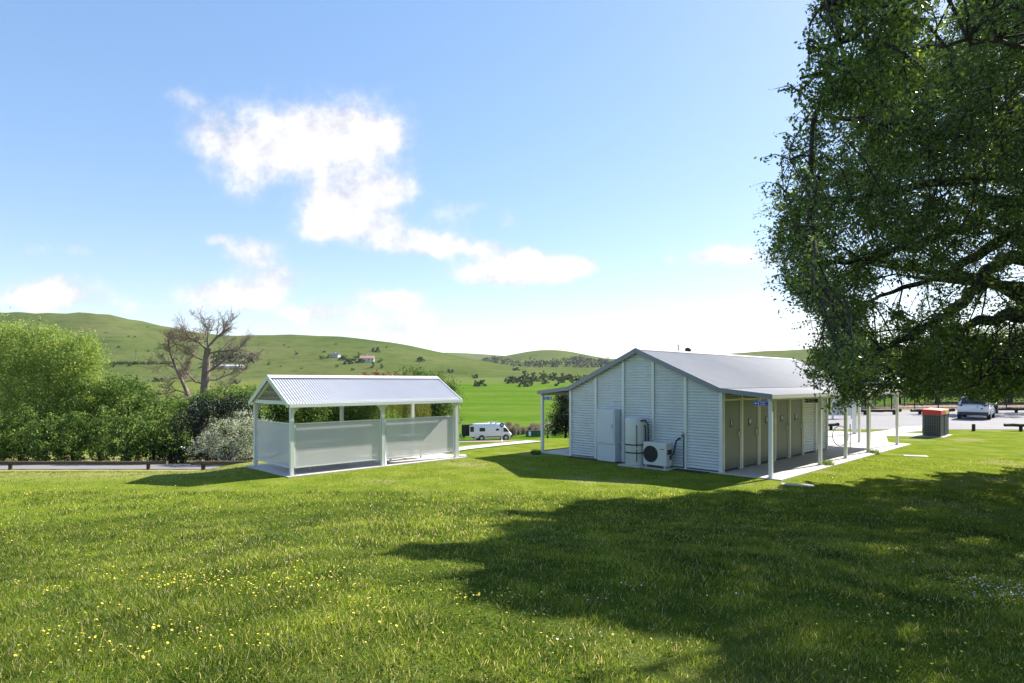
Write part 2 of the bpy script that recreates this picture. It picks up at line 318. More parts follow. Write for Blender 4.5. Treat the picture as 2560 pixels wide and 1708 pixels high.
        c = mixc(le.outputs[0], c, ramp(noise(.05, 7), [(.35, (.085,.12,.02)), (.5, (.12,.15,.035)), (.62, (.17,.15,.06))]))
        tn = N.new('ShaderNodeMath'); tn.operation = 'MULTIPLY'; L.new(mr(sp.outputs[0], 12., 40.), tn.inputs[0]); L.new(mr(sp.outputs[1], 70., 90., 1., 0.), tn.inputs[1])
        c = mixc(tn.outputs[0], c, ramp(noise(.6, 5), [(.4, (.15,.2,.04)), (.55, (.36,.27,.20))]))
    else:
        base = ramp(noise(.006, 6), [(.35, (.064,.095,.026)), (.5, (.090,.116,.034)), (.66, (.115,.127,.048))])
        fine = ramp(noise(.06, 9, rough=.72), [(.28, (.55,.6,.55)), (.5, (1,1,1)), (.75, (1.18,1.14,1.08))])
        c = mixc(1.0, base, fine, 'MULTIPLY')
        bm = N.new('ShaderNodeBump'); bm.inputs['Strength'].default_value = .5; bm.inputs['Distance'].default_value = 3; L.new(noise(.03, 8), bm.inputs['Height']); L.new(bm.outputs[0], p.inputs['Normal'])
    L.new(c, p.inputs['Base Color']); return m

# ------------------------------------------------------------------ terrain: one continuous sheet in three rings
def terrain():
    az = np.concatenate([np.arange(-180, -62, 4.), np.arange(-62, 62, .22), np.arange(62, 180, 4.)]); az = np.radians(az)
    rr = np.concatenate([[0.0, .8, 1.6], np.geomspace(2.4, 3600, 300)])
    A, Rr = np.meshgrid(az, rr); X = Rr*np.sin(A); Y = Rr*np.cos(A); Zz = zg(X, Y)
    n = len(az); P = np.stack([X, Y, Zz], -1).reshape(-1, 3)
    cuts = [0, int(np.searchsorted(rr, 66)), int(np.searchsorted(rr, 440)), len(rr)-1]
    for (a, b), nm, k in zip(zip(cuts[:-1], cuts[1:]), ('lawn', 'field', 'hills'), ('lawn', 'field', 'hills')):
        i = np.arange(a, b)[:, None]; j = np.arange(n)[None, :]; j2 = (j+1) % n
        f = np.stack([i*n+j+0*j2, i*n+j2, (i+1)*n+j2, (i+1)*n+j], -1).reshape(-1, 4)
        used = P[a*n:(b+1)*n]; o = npmesh(nm, used, f-a*n, ground_mat(nm+'_ground', k), smooth=True); tag(o, kind='structure')
terrain()
def strip(name, line, width, m, off=.02, seg=.8):
    pts = [np.array(p[:2], float) for p in line]; P = []
    for a, b in zip(pts[:-1], pts[1:]):
        k = max(1, int(np.linalg.norm(b-a)/seg))
        P += [a+(b-a)*i/k for i in range(k)]
    P.append(pts[-1]); P = np.array(P); T = np.gradient(P, axis=0); T /= np.linalg.norm(T, axis=1)[:, None]; Nn = np.stack([-T[:, 1], T[:, 0]], 1)
    K = 5; vs = []
    for k in range(K):
        q = P+Nn*width*(k/(K-1)-.5); vs.append(np.column_stack([q, zg(q[:, 0], q[:, 1])+off]))
    n = len(P); vs = np.concatenate(vs); f = [(k*n+i, k*n+i+1, (k+1)*n+i+1, (k+1)*n+i) for k in range(K-1) for i in range(n-1)]
    return tag(npmesh(name, vs, f, m), kind='structure')
def slab(name, poly, m, z0, z1):           # flat polygon slab on the level ground
    return tag(MB().prism(poly, Matrix.Translation((0,0,z0)), z1-z0).build(name, m), kind='structure')
P0 = np.array([6.08, 17.4]); S0 = np.array([-6.19, 16.85])
def loc(o, a, b): q = o+U*a+V*b; return (q[0], q[1])
slab('verandah_slab', [loc(P0,-.12,-1.75), loc(P0,13.3,-1.75), loc(P0,13.3,7.2), loc(P0,-.12,7.2)], M['conc'], -.1, .03)
M['soil'] = mat('dark_soil', (.035,.028,.018), .95, noise=.4, nscale=5, bump=.5, bscale=30)
slab('soil_bed', [loc(P0,-.42,.3), loc(P0,-.5,2.4), loc(P0,-.38,5.6), loc(P0,-.124,5.6), loc(P0,-.124,.3)], M['soil'], -.1, .015)
slab('shelter_slab', [loc(S0,-.18,-.2), loc(S0,6.25,-.2), loc(S0,6.25,2.95), loc(S0,-.18,2.95)], M['conc'], -.1, .025)
pathm = M['conc']
strip('concrete_path', [loc(S0,6.3,1.9), loc(S0,7.6,2.3), loc(S0,9.6,2.5), loc(S0,12.4,2.45)], 1.2, pathm, .03)
slab('entry_path', [loc(P0,13.35,-.9), G(2215,1091), G(2304,1092), G(2304,1085), G(2252,1082), G(2304,1078), G(2304,1066), G(2262,1067), G(2214,1077), G(2160,1083), G(2100,1079), G(2040,1077), loc(P0,13.35,4.8)], pathm, -.1, .018)
slab('bin_pad', [loc(np.array(G(2352,1094)),-.12,-.12), loc(np.array(G(2352,1094)),1.95,-.12), loc(np.array(G(2352,1094)),1.95,1.1), loc(np.array(G(2352,1094)),-.12,1.1)], pathm, -.1, .026)
strip('car_park', [(17,44.5),(34,44.5),(75,44.5)], 22.5, M['asph'], .014, 2)
strip('left_road', [(-60,30.1),(-30,30.1),(-12,30.1),(-7,31.5)], 3.9, M['asph'], .03)
M['dirt'] = mat('brown_dirt', (.27,.20,.14), .95, noise=.25, nscale=.6)
strip('dirt_track', [(-9.5,90.5),(0,91.5),(6,94),(20,99)], 5, M['dirt'], .05, 1.5)
tag(MB().b2((0,0,0),(.75,.34,.03)).build('pit_cover', M['conc'], bevel=.01), 'pale concrete pit cover set flat in the sunlit lawn', 'pit cover')
o = bpy.data.objects['pit_cover']; q = G(2262,1141); o.location = (*q, -.01); o.rotation_euler.z = R(-20)
o = copy_tree(o); tag(o, 'concrete pit cover at the edge of the tree shadow near the verandah', 'pit cover'); q = G(1955,1213); o.location = (*q, -.01); o.scale = (1,.8,1)

# ------------------------------------------------------------------ corrugated sheets
def corr(mb, o, run, across, nrm, extent, total, pitch=.076, amp=.009, seg=6, start=0):
    """run: direction of the corrugation lines; extent(s) gives (a,b) along run at distance s across"""
    o = Vector(o); run = Vector(run); across = Vector(across); nrm = Vector(nrm); n = int(total/pitch*seg); vs = []
    for i in range(n+1):
        s = start+total*i/n; e = extent(s)
        if e is None: break
        h = amp*sin(2*pi*s/pitch); b = o+across*s+nrm*h
        vs += [b+run*e[0], b+run*e[1]]
    k = len(vs)//2; mb.add(vs, [(2*i, 2*i+1, 2*i+3, 2*i+2) for i in range(k-1)], True); return mb
HG, LW, EV, AP = 5.7, 8.5, 2.42, 3.66      # gable width, wall length, eave height, apex height
def rz_(y): return EV+(AP-EV)*(1-abs(y-HG/2)/(HG/2))
tb = empty('toilet_block', (P0[0], P0[1], .03), RZ); tag(tb, 'white corrugated steel amenities block with grey gabled roof and verandahs on both sides', 'building')
# gable walls, five bays each; sheets run across the bay
for gx, nx in ((0, -1), (LW, 1)):
    for k in range(5):
        y0, y1 = k*HG/5, (k+1)*HG/5
        def ext(s, y0=y0, y1=y1):
            if s < EV-.04: return (y0, y1)
            q = (s-EV+.06)/(AP-EV)*HG/2; a, b = max(y0, q), min(y1, HG-q)
            return (a, b) if b > a+.01 else None
        corr(MB(), (gx+nx*.02,0,.03), (0,1,0), (0,0,1), (nx,0,0), ext, AP-.05, pitch=.088, amp=.017).build('wall_panel', M['wall'], tb)
    for k in range(6):
        y = k*HG/5; h = rz_(min(max(y,.05), HG-.05))-.06; e = .05 if k in (0,5) else .045
        MB().b2((gx+nx*.045-.02, y-e, 0), (gx+nx*.045+.02, y+e, h)).build('pilaster', M['trim'], tb)
BW = LW/7
for side, yy, ny in ((0, 0, -1), (1, HG, 1)):
    for k in range(7):
        x0, x1 = k*BW, (k+1)*BW
        if k < 5 and side == 0 or side == 1 and k in (1, 3):
            d = MB().b2((x0+.1, yy+ny*.0-.02, .05), (x1-.1, yy+.02, 2.06)).build('door', M['door'], tb)
            MB().b2((x0+.04, yy-.035, 0), (x0+.1, yy+.035, 2.12)).b2((x1-.1, yy-.035, 0), (x1-.04, yy+.035, 2.12)).b2((x0+.1, yy-.034, 2.065), (x1-.1, yy+.034, 2.12)).build('door_frame', M['cream'], tb)
            if side == 0:
                sg = MB().b2((x0+.48, -.032, 1.27), (x0+.68, -.02, 1.50)).build('door_sign', M['navy'], d)
                g = MB(); 
                for q in ([(.54,1.34,.03,.10)], [(.53,1.34,.03,.10),(.60,1.34,.03,.10)], [(.56,1.33,.04,.11)], [(.52,1.34,.03,.10),(.60,1.36,.03,.06)], [(.53,1.34,.03,.10),(.60,1.34,.03,.10)])[k]:
                    g.b2((x0+q[0], -.036, q[1]), (x0+q[0]+q[2], -.0325, q[1]+q[3])); g.disc((x0+q[0]+q[2]/2, -.034, q[1]+q[3]+.022), (0,1,0), .016, 12, .004)
                g.build('pictogram', M['white'], d)
                MB().tube([(x1-.17,-.02,.93),(x1-.17,-.07,.95),(x1-.17,-.07,1.22),(x1-.17,-.02,1.24)], .012, 8).b2((x1-.2,-.03,.98),(x1-.14,-.021,1.12)).build('handle', M['galv'], d)
            lv = MB()
            for s in range(4): lv.box(((x0+x1)/2, yy, 2.17+s*.065), (BW-.1, .07, .008), M=Matrix.Rotation(R(35*-ny), 3, 'X'))
            lv.build('louvre', M['cream'], tb)
            MB().b2((x0+.04, yy-ny*.06-.004, 2.12), (x1-.04, yy-ny*.06+.004, EV-.02)).build('vent_shade_sheet', M['black'], tb)  # black sheet standing in for shade in the gap behind the slats
        else:
            corr(MB(), (0, yy+ny*.01, .06), (1,0,0), (0,0,1), (0,ny,0), lambda s, x0=x0, x1=x1: (x0, x1), EV-.1, pitch=.088, amp=.017).build('wall_panel', M['wall'], tb)
    for k in range(8):
        x = min(max(k*BW, .045), LW-.045)
        MB().b2((x-.04, yy+ny*.02-.035, -.0), (x+.04, yy+ny*.02+.035, EV-.03)).build('pilaster', M['cream'] if side == 0 and 0 < k < 6 else M['trim'], tb)
    MB().b2((.0, yy+ny*.03-.05, EV-.05), (12.65, yy+ny*.03+.05, EV+.0)).build('wall_plate', M['trim'], tb)
# roof: sheets run down the slope
RL0, RL1 = -.16, 12.75; VD = 1.42; VZ = .15
for sgn, nm in ((-1, 'right'), (1, 'left')):
    ang = math.atan2(AP-EV, HG/2); dn = Vector((0, sgn*cos(ang), -sin(ang))); nr = Vector((0, sgn*sin(ang), cos(ang)))
    ln = (HG/2)/cos(ang)+.06
    corr(MB(), (RL0, HG/2, AP+.03), dn, (1,0,0), nr, lambda s: (0, ln), RL1-RL0, pitch=.1, amp=.018).build('roof_sheet', M['roof'], tb)
    a2 = math.atan2(VZ, VD); d2 = Vector((0, sgn*cos(a2), -sin(a2))); n2 = Vector((0, sgn*sin(a2), cos(a2)))
    ye = 0 if sgn < 0 else HG
    corr(MB(), (RL0, ye-sgn*.06, EV+.005), d2, (1,0,0), n2, lambda s: (0, VD/cos(a2)+.16), RL1-RL0, pitch=.1, amp=.016).build('verandah_roof_sheet', M['roof'], tb)
    # barge and fascia
    for xb in (RL0-.012, RL1+.012):
        MB().bar((xb, HG/2, AP-.03), (xb, ye, EV-.035), .022, .15).build('barge_board', M['barge'], tb)
        MB().bar((xb, ye, EV-.035), (xb, ye+sgn*(VD+.1), EV-VZ-.045), .022, .13).build('verandah_barge', M['barge'], tb)
    MB().b2((RL0, ye+sgn*(VD+.10)-.01, EV-VZ-.11), (RL1, ye+sgn*(VD+.10)+.012, EV-VZ-.0)).build('fascia', M['barge'] if sgn > 0 else M['trim'], tb)
    MB().b2((RL0+.05, ye+sgn*VD-.05, EV-VZ-.16), (RL1-.05, ye+sgn*VD+.05, EV-VZ-.05)).build('verandah_beam', M['cream'], tb)
    for px_ in ((0,3.7,6.1,8.6,12.5) if sgn < 0 else (0,4.2,8.5,12.5)):
        MB().b2((px_-.047, ye+sgn*VD-.047, 0), (px_+.047, ye+sgn*VD+.047, EV-VZ-.16)).build('verandah_post', M['trim'], tb)
        MB().b2((px_-.08, ye+sgn*VD-.08, 0), (px_+.08, ye+sgn*VD+.08, .012)).build('post_base', M['galv'], tb)
for y in (0, HG): MB().b2((12.45,y-.047,0),(12.55,y+.047,EV-.05)).build('verandah_post', M['trim'], tb)
MB().tube([(8.75,-VD,-.02),(8.75,-VD,2.1),(8.75,-VD+.05,2.2)], .045, 10).build('downpipe', M['cream'], tb)
MB().b2((8.69,-VD-.045,0),(8.60,-VD+.04,2.2)).build('downpipe_bracket', M['cream'], tb)
rc = MB()
for sgn in (-1, 1): rc.bar((RL0-.02, HG/2+sgn*.085, AP+.018), (RL1+.02, HG/2+sgn*.085, AP+.018), .006) ; rc.add([(RL0-.02,HG/2,AP+.055),(RL1+.02,HG/2,AP+.055),(RL1+.02,HG/2+sgn*.17,AP-.012),(RL0-.02,HG/2+sgn*.17,AP-.012)], [(0,1,2,3)])
rc.build('ridge_cap', M['roof'], tb)
MB().tube([(2.87,HG/2+.25,AP-.15),(2.87,HG/2+.25,AP+.24)], .03, 10).tube([(2.87,HG/2+.25,AP+.24),(2.87,HG/2+.25,AP+.29)], .045, 10).build('vent_pipe', M['trim'], tb)
MB().lathe([(.02,.22),(.09,.2),(.12,.13),(.09,.06),(.07,.04),(.07,-.12)], (3.45,HG/2+.2,AP), 14).build('roof_vent', M['black'], tb)
MB().b2((.0,-.0,-.09),(LW,HG,.0)).build('base_slab', M['conc'], tb)
for k in range(6): MB().bar((8.6+k*.76, .02, EV-.02),(8.6+k*.76, HG/2, AP-.04), .05, .1).bar((8.6+k*.76, HG-.02, EV-.02),(8.6+k*.76, HG/2, AP-.04), .05, .1).build('rafter', M['trim'], tb)

# text helper
def text(s, size, name, m, parent, locn, rot):
    c = bpy.data.curves.new(name, 'FONT'); c.body = s; c.size = size; c.extrude = .001; c.align_x = 'LEFT'
    t = bpy.data.objects.new(name, c); col.objects.link(t); dg = bpy.context.evaluated_depsgraph_get()
    me = bpy.data.meshes.new_from_object(t.evaluated_get(dg)); bpy.data.objects.remove(t); me.materials.clear(); me.materials.append(m)
    o = bpy.data.objects.new(name, me); col.objects.link(o); o.parent = parent; o.location = locn; o.rotation_euler = rot; return o
def way_sign(at, z, label, m, flip):
    # blade sign in the V direction, facing -U; local x of the sign runs right as seen by the viewer (-V)
    s = empty('wayfinding_sign', (at[0], at[1], z), RZ-pi/2); tag(s, label, 'sign', 'blue wayfinding signs fixed to verandah posts')
    MB().b2((-.2,-.008,-.06),(.2,.008,.06)).build('sign_panel', m, s)
    MB().b2((-.205,-.005,.06),(.205,.005,.066)).b2((-.205,-.005,-.066),(.205,.005,-.06)).build('sign_edge', M['galv'], s)
    ga = MB(); g = MB(); ax = -.15 if not flip else .15; k = 1 if not flip else -1
    ga.prism([(ax-.03*k,0),(ax,.03),(ax,.012),(ax+.03*k,.012),(ax+.03*k,-.012),(ax,-.012),(ax,-.03)], Matrix.Translation((0,-.0082,0)) @ Matrix.Rotation(pi/2,4,'X'), .002)
    fx = -.07 if not flip else .09
    g.disc((fx,-.010,.033), (0,1,0), .010, 10, .003).b2((fx-.012,-.011,-.012),(fx+.012,-.0085,.02)).b2((fx-.010,-.011,-.042),(fx-.002,-.0085,-.012)).b2((fx+.002,-.011,-.042),(fx+.010,-.0085,-.012))
    g.build('person_symbol', M['white'], s); ga.build('arrow_symbol', M['white'], s)
    tx = -.03 if not flip else -.16
    text('Unisex\nToilets', .054, 'sign_text', M['white'], s, (tx,-.010,.012), (pi/2,0,0)); return s
way_sign(loc(P0,-.0,-VD+.27), 2.055, 'bright blue sign fixed to the nearest post of the right-hand verandah', M['blue'], False)
way_sign(loc(P0,3.7,-VD+.27), 2.055, 'dark navy sign on the second verandah post, partly behind leaves', M['navy'], False)
way_sign(loc(P0,0,HG+VD-.27), 2.04, 'small blue sign on the post of the left-hand verandah', M['blue'], True)

# wall equipment (local to the toilet block frame)
def at_block(name, a, b, z=.0, rz=0):
    q = loc(P0, a, b); return empty(name, (q[0], q[1], z), RZ+rz)
c = at_block('electrical_cabinet', -.19, 3.9); tag(c, 'tall pale grey electrical cabinet standing against the gable wall', 'electrical cabinet')
MB().b2((-.15,-.37,0),(.15,.37,.58)).build('cabinet_base', M['cabinet'], c, .008); MB().b2((-.17,-.37,.584),(.15,.37,1.74)).build('cabinet_body', M['cabinet'], c, .008)
MB().b2((-.186,-.33,.62),(-.171,.34,1.72)).build('cabinet_door', M['cabinet'], c, .004)
MB().tube([(-.2,-.27,1.12),(-.2,-.27,1.24)], .012, 8).b2((-.198,-.285,1.1),(-.186,-.255,1.26)).build('handle', M['galv'], c)
MB().tube([(0,-.2,1.74),(0,-.2,1.95),(.08,-.2,2.0),(.17,-.2,2.0)], .018, 8).build('conduit', M['cabinet'], c)
MB().b2((-.2,-.45,-.03),(.17,.45,0)).build('plinth', M['conc'], c)
h = at_block('water_heater', -.46, 2.66); tag(h, 'off-white upright hot water cylinder with black straps beside the electrical cabinet', 'water heater')
MB().lathe([(.0,.04),(.30,.04),(.315,.06),(.315,1.46),(.30,1.51),(.22,1.535),(0,1.54)], n=36).build('tank', M['heater'], h)
MB().lathe([(.318,.41),(.322,.42),(.322,.44),(.318,.45)], n=36).lathe([(.318,.66),(.322,.67),(.322,.695),(.318,.70)], n=36).build('strap', M['black'], h)
MB().tube([(-.235,-.215,.16),(-.235,-.215,.55)], .014).tube([(-.235,-.215,.6),(-.235,-.215,1.3)], .014).build('cover_strip', M['black'], h)
MB().tube([(.0,-.325,1.3),(.02,-.36,1.25),(.02,-.37,.9),(.1,-.36,.3),(.2,-.3,.1)], .018).tube([(.08,-.31,1.4),(.15,-.37,1.35),(.18,-.37,.7),(.25,-.3,.4),(.4,-.25,.4)], .018).build('pipework', M['black'], h)
MB().b2((-.14,-.345,1.42),(.1,-.28,1.46)).build('rating_badge', M['black'], h)
MB().b2((-.38,-.4,-.02),(.36,.4,.04)).build('plinth', M['conc'], h)
a = at_block('air_conditioner_unit', -.44, 1.86); tag(a, 'boxy outdoor air conditioner unit with round dark fan grille on the ground', 'air conditioner')
MB().b2((-.17,-.41,.10),(.17,.41,.80)).build('casing', M['heater'], a, .02)
MB().disc((-.172,.14,.44), (1,0,0), .255, 36, .012).build('fan_opening', M['black'], a)
g = MB()
for r_ in (.06,.12,.18,.24): g.tube([(-.185,.14+r_*cos(t*pi/12),.44+r_*sin(t*pi/12)) for t in range(25)], .0035, 5)
for t in range(6): g.tube([(-.185,.14,.44),(-.185,.14+.25*cos(t*pi/3),.44+.25*sin(t*pi/3))], .0035, 5)
g.build('fan_grille', M['dark'], a)
MB().b2((-.174,-.33,.60),(-.1705,-.2,.62)).build('badge', M['black'], a)
MB().b2((-.14,-.36,.02),(.14,-.3,.10)).b2((-.14,.3,.02),(.14,.36,.10)).build('foot', M['galv'], a)
MB().b2((-.12,-.42,.45),(.13,-.411,.6)).b2((.0,-.44,.3),(.1,-.41,.42)).build('service_valve', M['dark'], a)
MB().tube([(.1,-.43,.4),(.1,-.5,.5),(.2,-.52,.85),(.36,-.52,.92),(.44,-.52,.92)], .03).build('pipe_cover', M['dark'], a)
MB().b2((-.3,-.5,-.02),(.3,.5,.02)).build('plinth', M['conc'], a)
b = at_block('garden_tap', -.07, 1.18); tag(b, 'small tap on a standpipe beside the air conditioner', 'tap')
MB().tube([(.0,0,0),(.0,0,.98)], .018).build('standpipe', M['green'], b); MB().tube([(0,0,.98),(-.03,0,1.05),(-.1,0,1.04),(-.12,0,.98)], .02).disc((-.03,0,1.10),(0,0,1),.035,12,.015).build('tap_head', M['dark'], b)

# ------------------------------------------------------------------ picnic shelter
ps = empty('picnic_shelter', (S0[0], S0[1], .025), RZ); tag(ps, 'open picnic shelter with corrugated gabled roof and perforated metal screens', 'shelter')
SL, SW, SE, SA = 5.87, 2.62, 2.03, 2.76
for i, x in enumerate((0, SL/2, SL)):
    for y in (0, SW):
        MB().b2((x-.05,y-.05,0),(x+.05,y+.05,SE-.06)).build('post', M['trim'], ps); MB().b2((x-.09,y-.09,0),(x+.09,y+.09,.012)).build('post_base', M['galv'], ps)
        br = MB(); s = 1 if i < 2 else -1
        for s in ((1,) if i == 0 else (-1,) if i == 2 else (1,-1)):
            br.prism([(0,0),(.17,0),(.15,-.1),(.07,-.16),(0,-.32)], Matrix.Translation((x+s*.05,y+.006,SE-.06)) @ Matrix(((s,0,0,0),(0,0,-1,0),(0,1,0,0),(0,0,0,1))), .012)
        br.build('post_bracket', M['trim'], ps)
for y in (0, SW): MB().b2((-.1,y-.04,SE-.06),(SL+.1,y+.04,SE+.05)).build('eave_beam', M['trim'], ps)
ang = math.atan2(SA-SE, SW/2)
for sgn in (-1, 1):
    dn = Vector((0, sgn*cos(ang), -sin(ang))); nr = Vector((0, sgn*sin(ang), cos(ang))); ln = (SW/2)/cos(ang)+.14
    corr(MB(), (-.14, SW/2, SA+.03), dn, (1,0,0), nr, lambda s: (0.02, ln), SL+.28, pitch=.085, amp=.016).build('roof_sheet', M['sroof'], ps)
    for x in (-.155, SL+.155):
        e = dn*(ln+.01); MB().bar((x,SW/2,SA+.0), (x,SW/2+e.y,SA+.0+e.z), .025, .13).build('barge_board', M['trim'], ps)
    e = dn*ln
    MB().b2((-.14,SW/2+e.y+sgn*.012,SA+e.z-.05),(SL+.14,SW/2+e.y+sgn*.1,SA+e.z+.045)).build('gutter', M['trim'], ps)
    for k in range(1,4): MB().bar((-.1,SW/2+dn.y*ln*k/4,SA-.03+dn.z*ln*k/4),(SL+.1,SW/2+dn.y*ln*k/4,SA-.03+dn.z*ln*k/4), .06, .04).build('purlin', M['trim'], ps)
for x in (-.06, SL/2, SL+.06):
    MB().b2((x-.03,-.02,SE-.05),(x+.03,SW+.02,SE+.05)).build('tie_beam', M['trim'], ps)
    MB().bar((x,.0,SE-.05),(x,SW/2,SA-.09),.05,.08).bar((x,SW,SE-.05),(x,SW/2,SA-.09),.05,.08).build('rafter', M['trim'], ps)
corr(MB(), (SL-.0,0,SE+.05), (0,1,0), (0,0,1), (-1,0,0), lambda s: (s/(SA-SE)*SW/2*1.05+.1, SW-s/(SA-SE)*SW/2*1.05-.1), SA-SE-.12).build('gable_infill', M['wall'], ps)
rc = MB()
for sgn in (-1,1): rc.add([(-.17,SW/2,SA+.075),(SL+.17,SW/2,SA+.075),(SL+.17,SW/2+sgn*.17,SA-.012),(-.17,SW/2+sgn*.17,SA-.012)], [(0,1,2,3)])
rc.build('ridge_cap', M['sroof'], ps)
def screen(a, bb):
    a = Vector((*a,0)); bb = Vector((*bb,0)); d = (bb-a).normalized(); a = a+d*.09; bb = bb-d*.09; zz0, zz1 = .21, 1.44; up = Vector((0,0,1))
    f = MB().add if 0 else None
    m_ = MB(); m_.bar(a+up*(zz0+zz1)/2+d*.03, bb+up*(zz0+zz1)/2-d*.03, .004, zz1-zz0-.05); s = m_.build('screen', M['screen'], ps)
    fr = MB(); fr.bar(a+up*zz0, bb+up*zz0, .035).bar(a+up*zz1, bb+up*zz1, .035).bar(a+up*(zz0+.02), a+up*(zz1-.02), .035).bar(bb+up*(zz0+.02), bb+up*(zz1-.02), .035)
    for q in (.3, .9): fr.bar(a-d*.05+up*q*1.4, a+up*q*1.4, .02); fr.bar(bb+d*.05+up*q*1.4, bb+up*q*1.4, .02)
    fr.build('screen_frame', M['trim'], s)
screen((0,0),(SL/2,0)); screen((SL/2,0),(SL,0)); screen((0,SW),(0,0))
MB().tube([(SL+.09,-.0,1.95),(SL+.09,0,.08),(SL+.16,-.02,.03),(SL+.36,-.05,.03),(SL+.42,-.06,-.0)], .04, 10).build('downpipe', M['trim'], ps)
MB().tube([(SL/2+.09,-.02,0),(SL/2+.09,-.02,1.08),(SL/2+.14,.02,1.15)], .022, 8).build('electrical_conduit', M['galv'], ps)
def picnic_table(a, b, ln, label, rz=0):
    q = loc(S0, a, b); t = empty('picnic_table', (q[0], q[1], .025), RZ+rz); tag(t, label, 'picnic table', 'picnic tables inside the shelter')
    m_ = MB()
    for k in range(4): m_.b2((-ln/2,-.36+k*.19,.735),(ln/2,-.19+k*.19,.765))
    m_.build('tabletop', M['galv'], t, .006)
    for s in (-1,1):
        m_ = MB()
        for k in (0,1): m_.b2((-ln/2,s*.68-.14+k*.145,.43),(ln/2,s*.68-.005+k*.145,.46))
        m_.build('seat', M['galv'], t, .006)
        x = s*ln*.32
        MB().bar((x,-.68,.40),(x,.68,.40),.05).bar((x,-.3,.71),(x,.3,.71),.05).bar((x,-.1,.0),(x,-.1,.7),.06).bar((x,.1,0),(x,.1,.7),.06).build('leg_frame', M['galv'], t)
        MB().bar((x,-.62,0),(x,-.62,.4),.05).bar((x,.62,0),(x,.62,.4),.05).build('seat_leg', M['galv'], t)
picnic_table(1.45, 1.25, 1.9, 'pale metal picnic table behind the left front screen of the shelter')
picnic_table(4.3, 1.35, 1.9, 'pale metal picnic table behind the right front screen of the shelter')

# ------------------------------------------------------------------ bike rail, bench, bins, logs, fence, car
q = loc(P0, 9.6, -.15); o = empty('bike_rail', (q[0], q[1], .03), RZ+pi/2); tag(o, 'round steel bicycle hoop beyond the corner of the block', 'bike rail')
MB().tube([(.36*cos(t*pi/12)*.8,0,.46+.4*sin(t*pi/12)) for t in range(25)], .018, 8).tube([(-.36,0,0),(-.36,0,.95)], .02, 8).build('hoop', M['galv'], o)
bq = np.array(G(2352,1094))
def bin_enclosure(off, lid, label):
    q = loc(bq, off, 0); o = empty('bin_enclosure', (q[0], q[1], .026), RZ); tag(o, label, 'bin enclosure', 'slatted bin enclosures on the lawn')
    D, Wd, H = .74, .74, 1.04
    MB().b2((.03,.03,.03),(D-.03,Wd-.03,H-.02)).build('inner_bin', M['black'], o)
    g = MB(); n = 8
    for s in range(n+1):
        k = s/n
        g.b2((0,Wd*k-.012 if 0<s<n else Wd*k-(.02 if s else 0),0.03),(.012,Wd*k+.012 if 0<s<n else Wd*k+(.02 if not s else 0),H)); g.b2((D-.012,Wd*k-.012,0.03),(D,Wd*k+.012,H))
        g.b2((D*k-.012,0.001,0.031),(D*k+.012,.011,H-.001)); g.b2((D*k-.012,Wd-.011,0.031),(D*k+.012,Wd-.001,H-.001))
    for s in range(12):
        z = .04+s*(H-.06)/11
        g.b2((.002,.0,z-.012),(.010,Wd,z+.012)); g.b2((D-.010,.0,z-.012),(D-.002,Wd,z+.012)); g.b2((0,.003,z-.0125),(D,.009,z+.0125)); g.b2((0,Wd-.009,z-.0125),(D,Wd-.003,z+.0125))
    g.build('lattice_panel', M['lattice'], o)
    MB().b2((.05,.2,.25),(.0,.55,.5)).build('notice_plate', M['dark'], o)
    l = MB(); l.add([(-.02,-.02,H),(D+.02,-.02,H),(D+.02,Wd+.02,H),(-.02,Wd+.02,H),(-.02,-.02,H+.22),(D+.02,-.02,H+.24),(D+.02,Wd+.02,H+.29),(-.02,Wd+.02,H+.26)],
          [(3,2,1,0),(4,5,6,7),(0,1,5,4),(1,2,6,5),(2,3,7,6),(3,0,4,7)]); l.build('lid', lid, o, .02)
bin_enclosure(0, M['red'], 'dark lattice bin enclosure with a red lid, the nearer of the pair')
bin_enclosure(.92, M['yellow'], 'dark lattice bin enclosure with an orange-yellow lid behind the red one')

def log_rail(x0, y0, x1, y1, label, m, r=.09, h=.33, posts=(.2,.8), name='log_barrier', zoff=0):
    a = Vector((x0,y0,Z(x0,y0)+zoff)); b = Vector((x1,y1,Z(x1,y1)+zoff)); o = empty(name, (a+b)/2, 0); tag(o, label, 'log barrier', 'low log barriers along the roads')
    A = a-(a+b)/2; B = -A; up = Vector((0,0,h)); n = 9
    MB().tube([A+(B-A)*i/n+up+Vector((0,0,.012*sin(i*2.3))) for i in range(n+1)], [r*(1+.06*sin(i*1.7)) for i in range(n+1)], 10).build('rail', m, o)
    for t in posts:
        p = A+(B-A)*t; MB().tube([p-Vector((0,0,.15)), p+up*.96-Vector((0,0,r*.8))], r*.95, 10).build('post', m, o)
def at_d(px, d): return ((px-1280)/F*d, d)
log_rail(*at_d(-260,27.6), *at_d(418,27.8), 'long weathered log barrier along the left road, reaching the left edge', M['log'], .085, .33, (.12,.42,.93))
log_rail(*at_d(478,27.6), *at_d(655,27.9), 'shorter brown log barrier between the left road and the shelter', M['log'], .10, .33, (.17,.75))
a_, b_ = G(2511,1078), G(2700,1080); log_rail(a_[0], a_[1], b_[0], b_[1], 'dark log barrier on the near side of the car park at the right edge', M['logd'], .085, .33, (.22,.8))
a_, b_ = G(1985,1078), G(2096,1075); log_rail(a_[0], a_[1], b_[0], b_[1], 'dark log barrier behind the verandah posts on the near side of the car park', M['logd'], .085, .30, (.2,.83))
a_, b_ = G(2434,1078), 0; o = tag(MB().tube([(0,0,-.1),(0,0,.38)], [.085,.08], 10).build('bollard', M['logd']), 'short dark timber bollard between the bins and the right edge', 'bollard'); o.location = (a_[0], a_[1], 0)
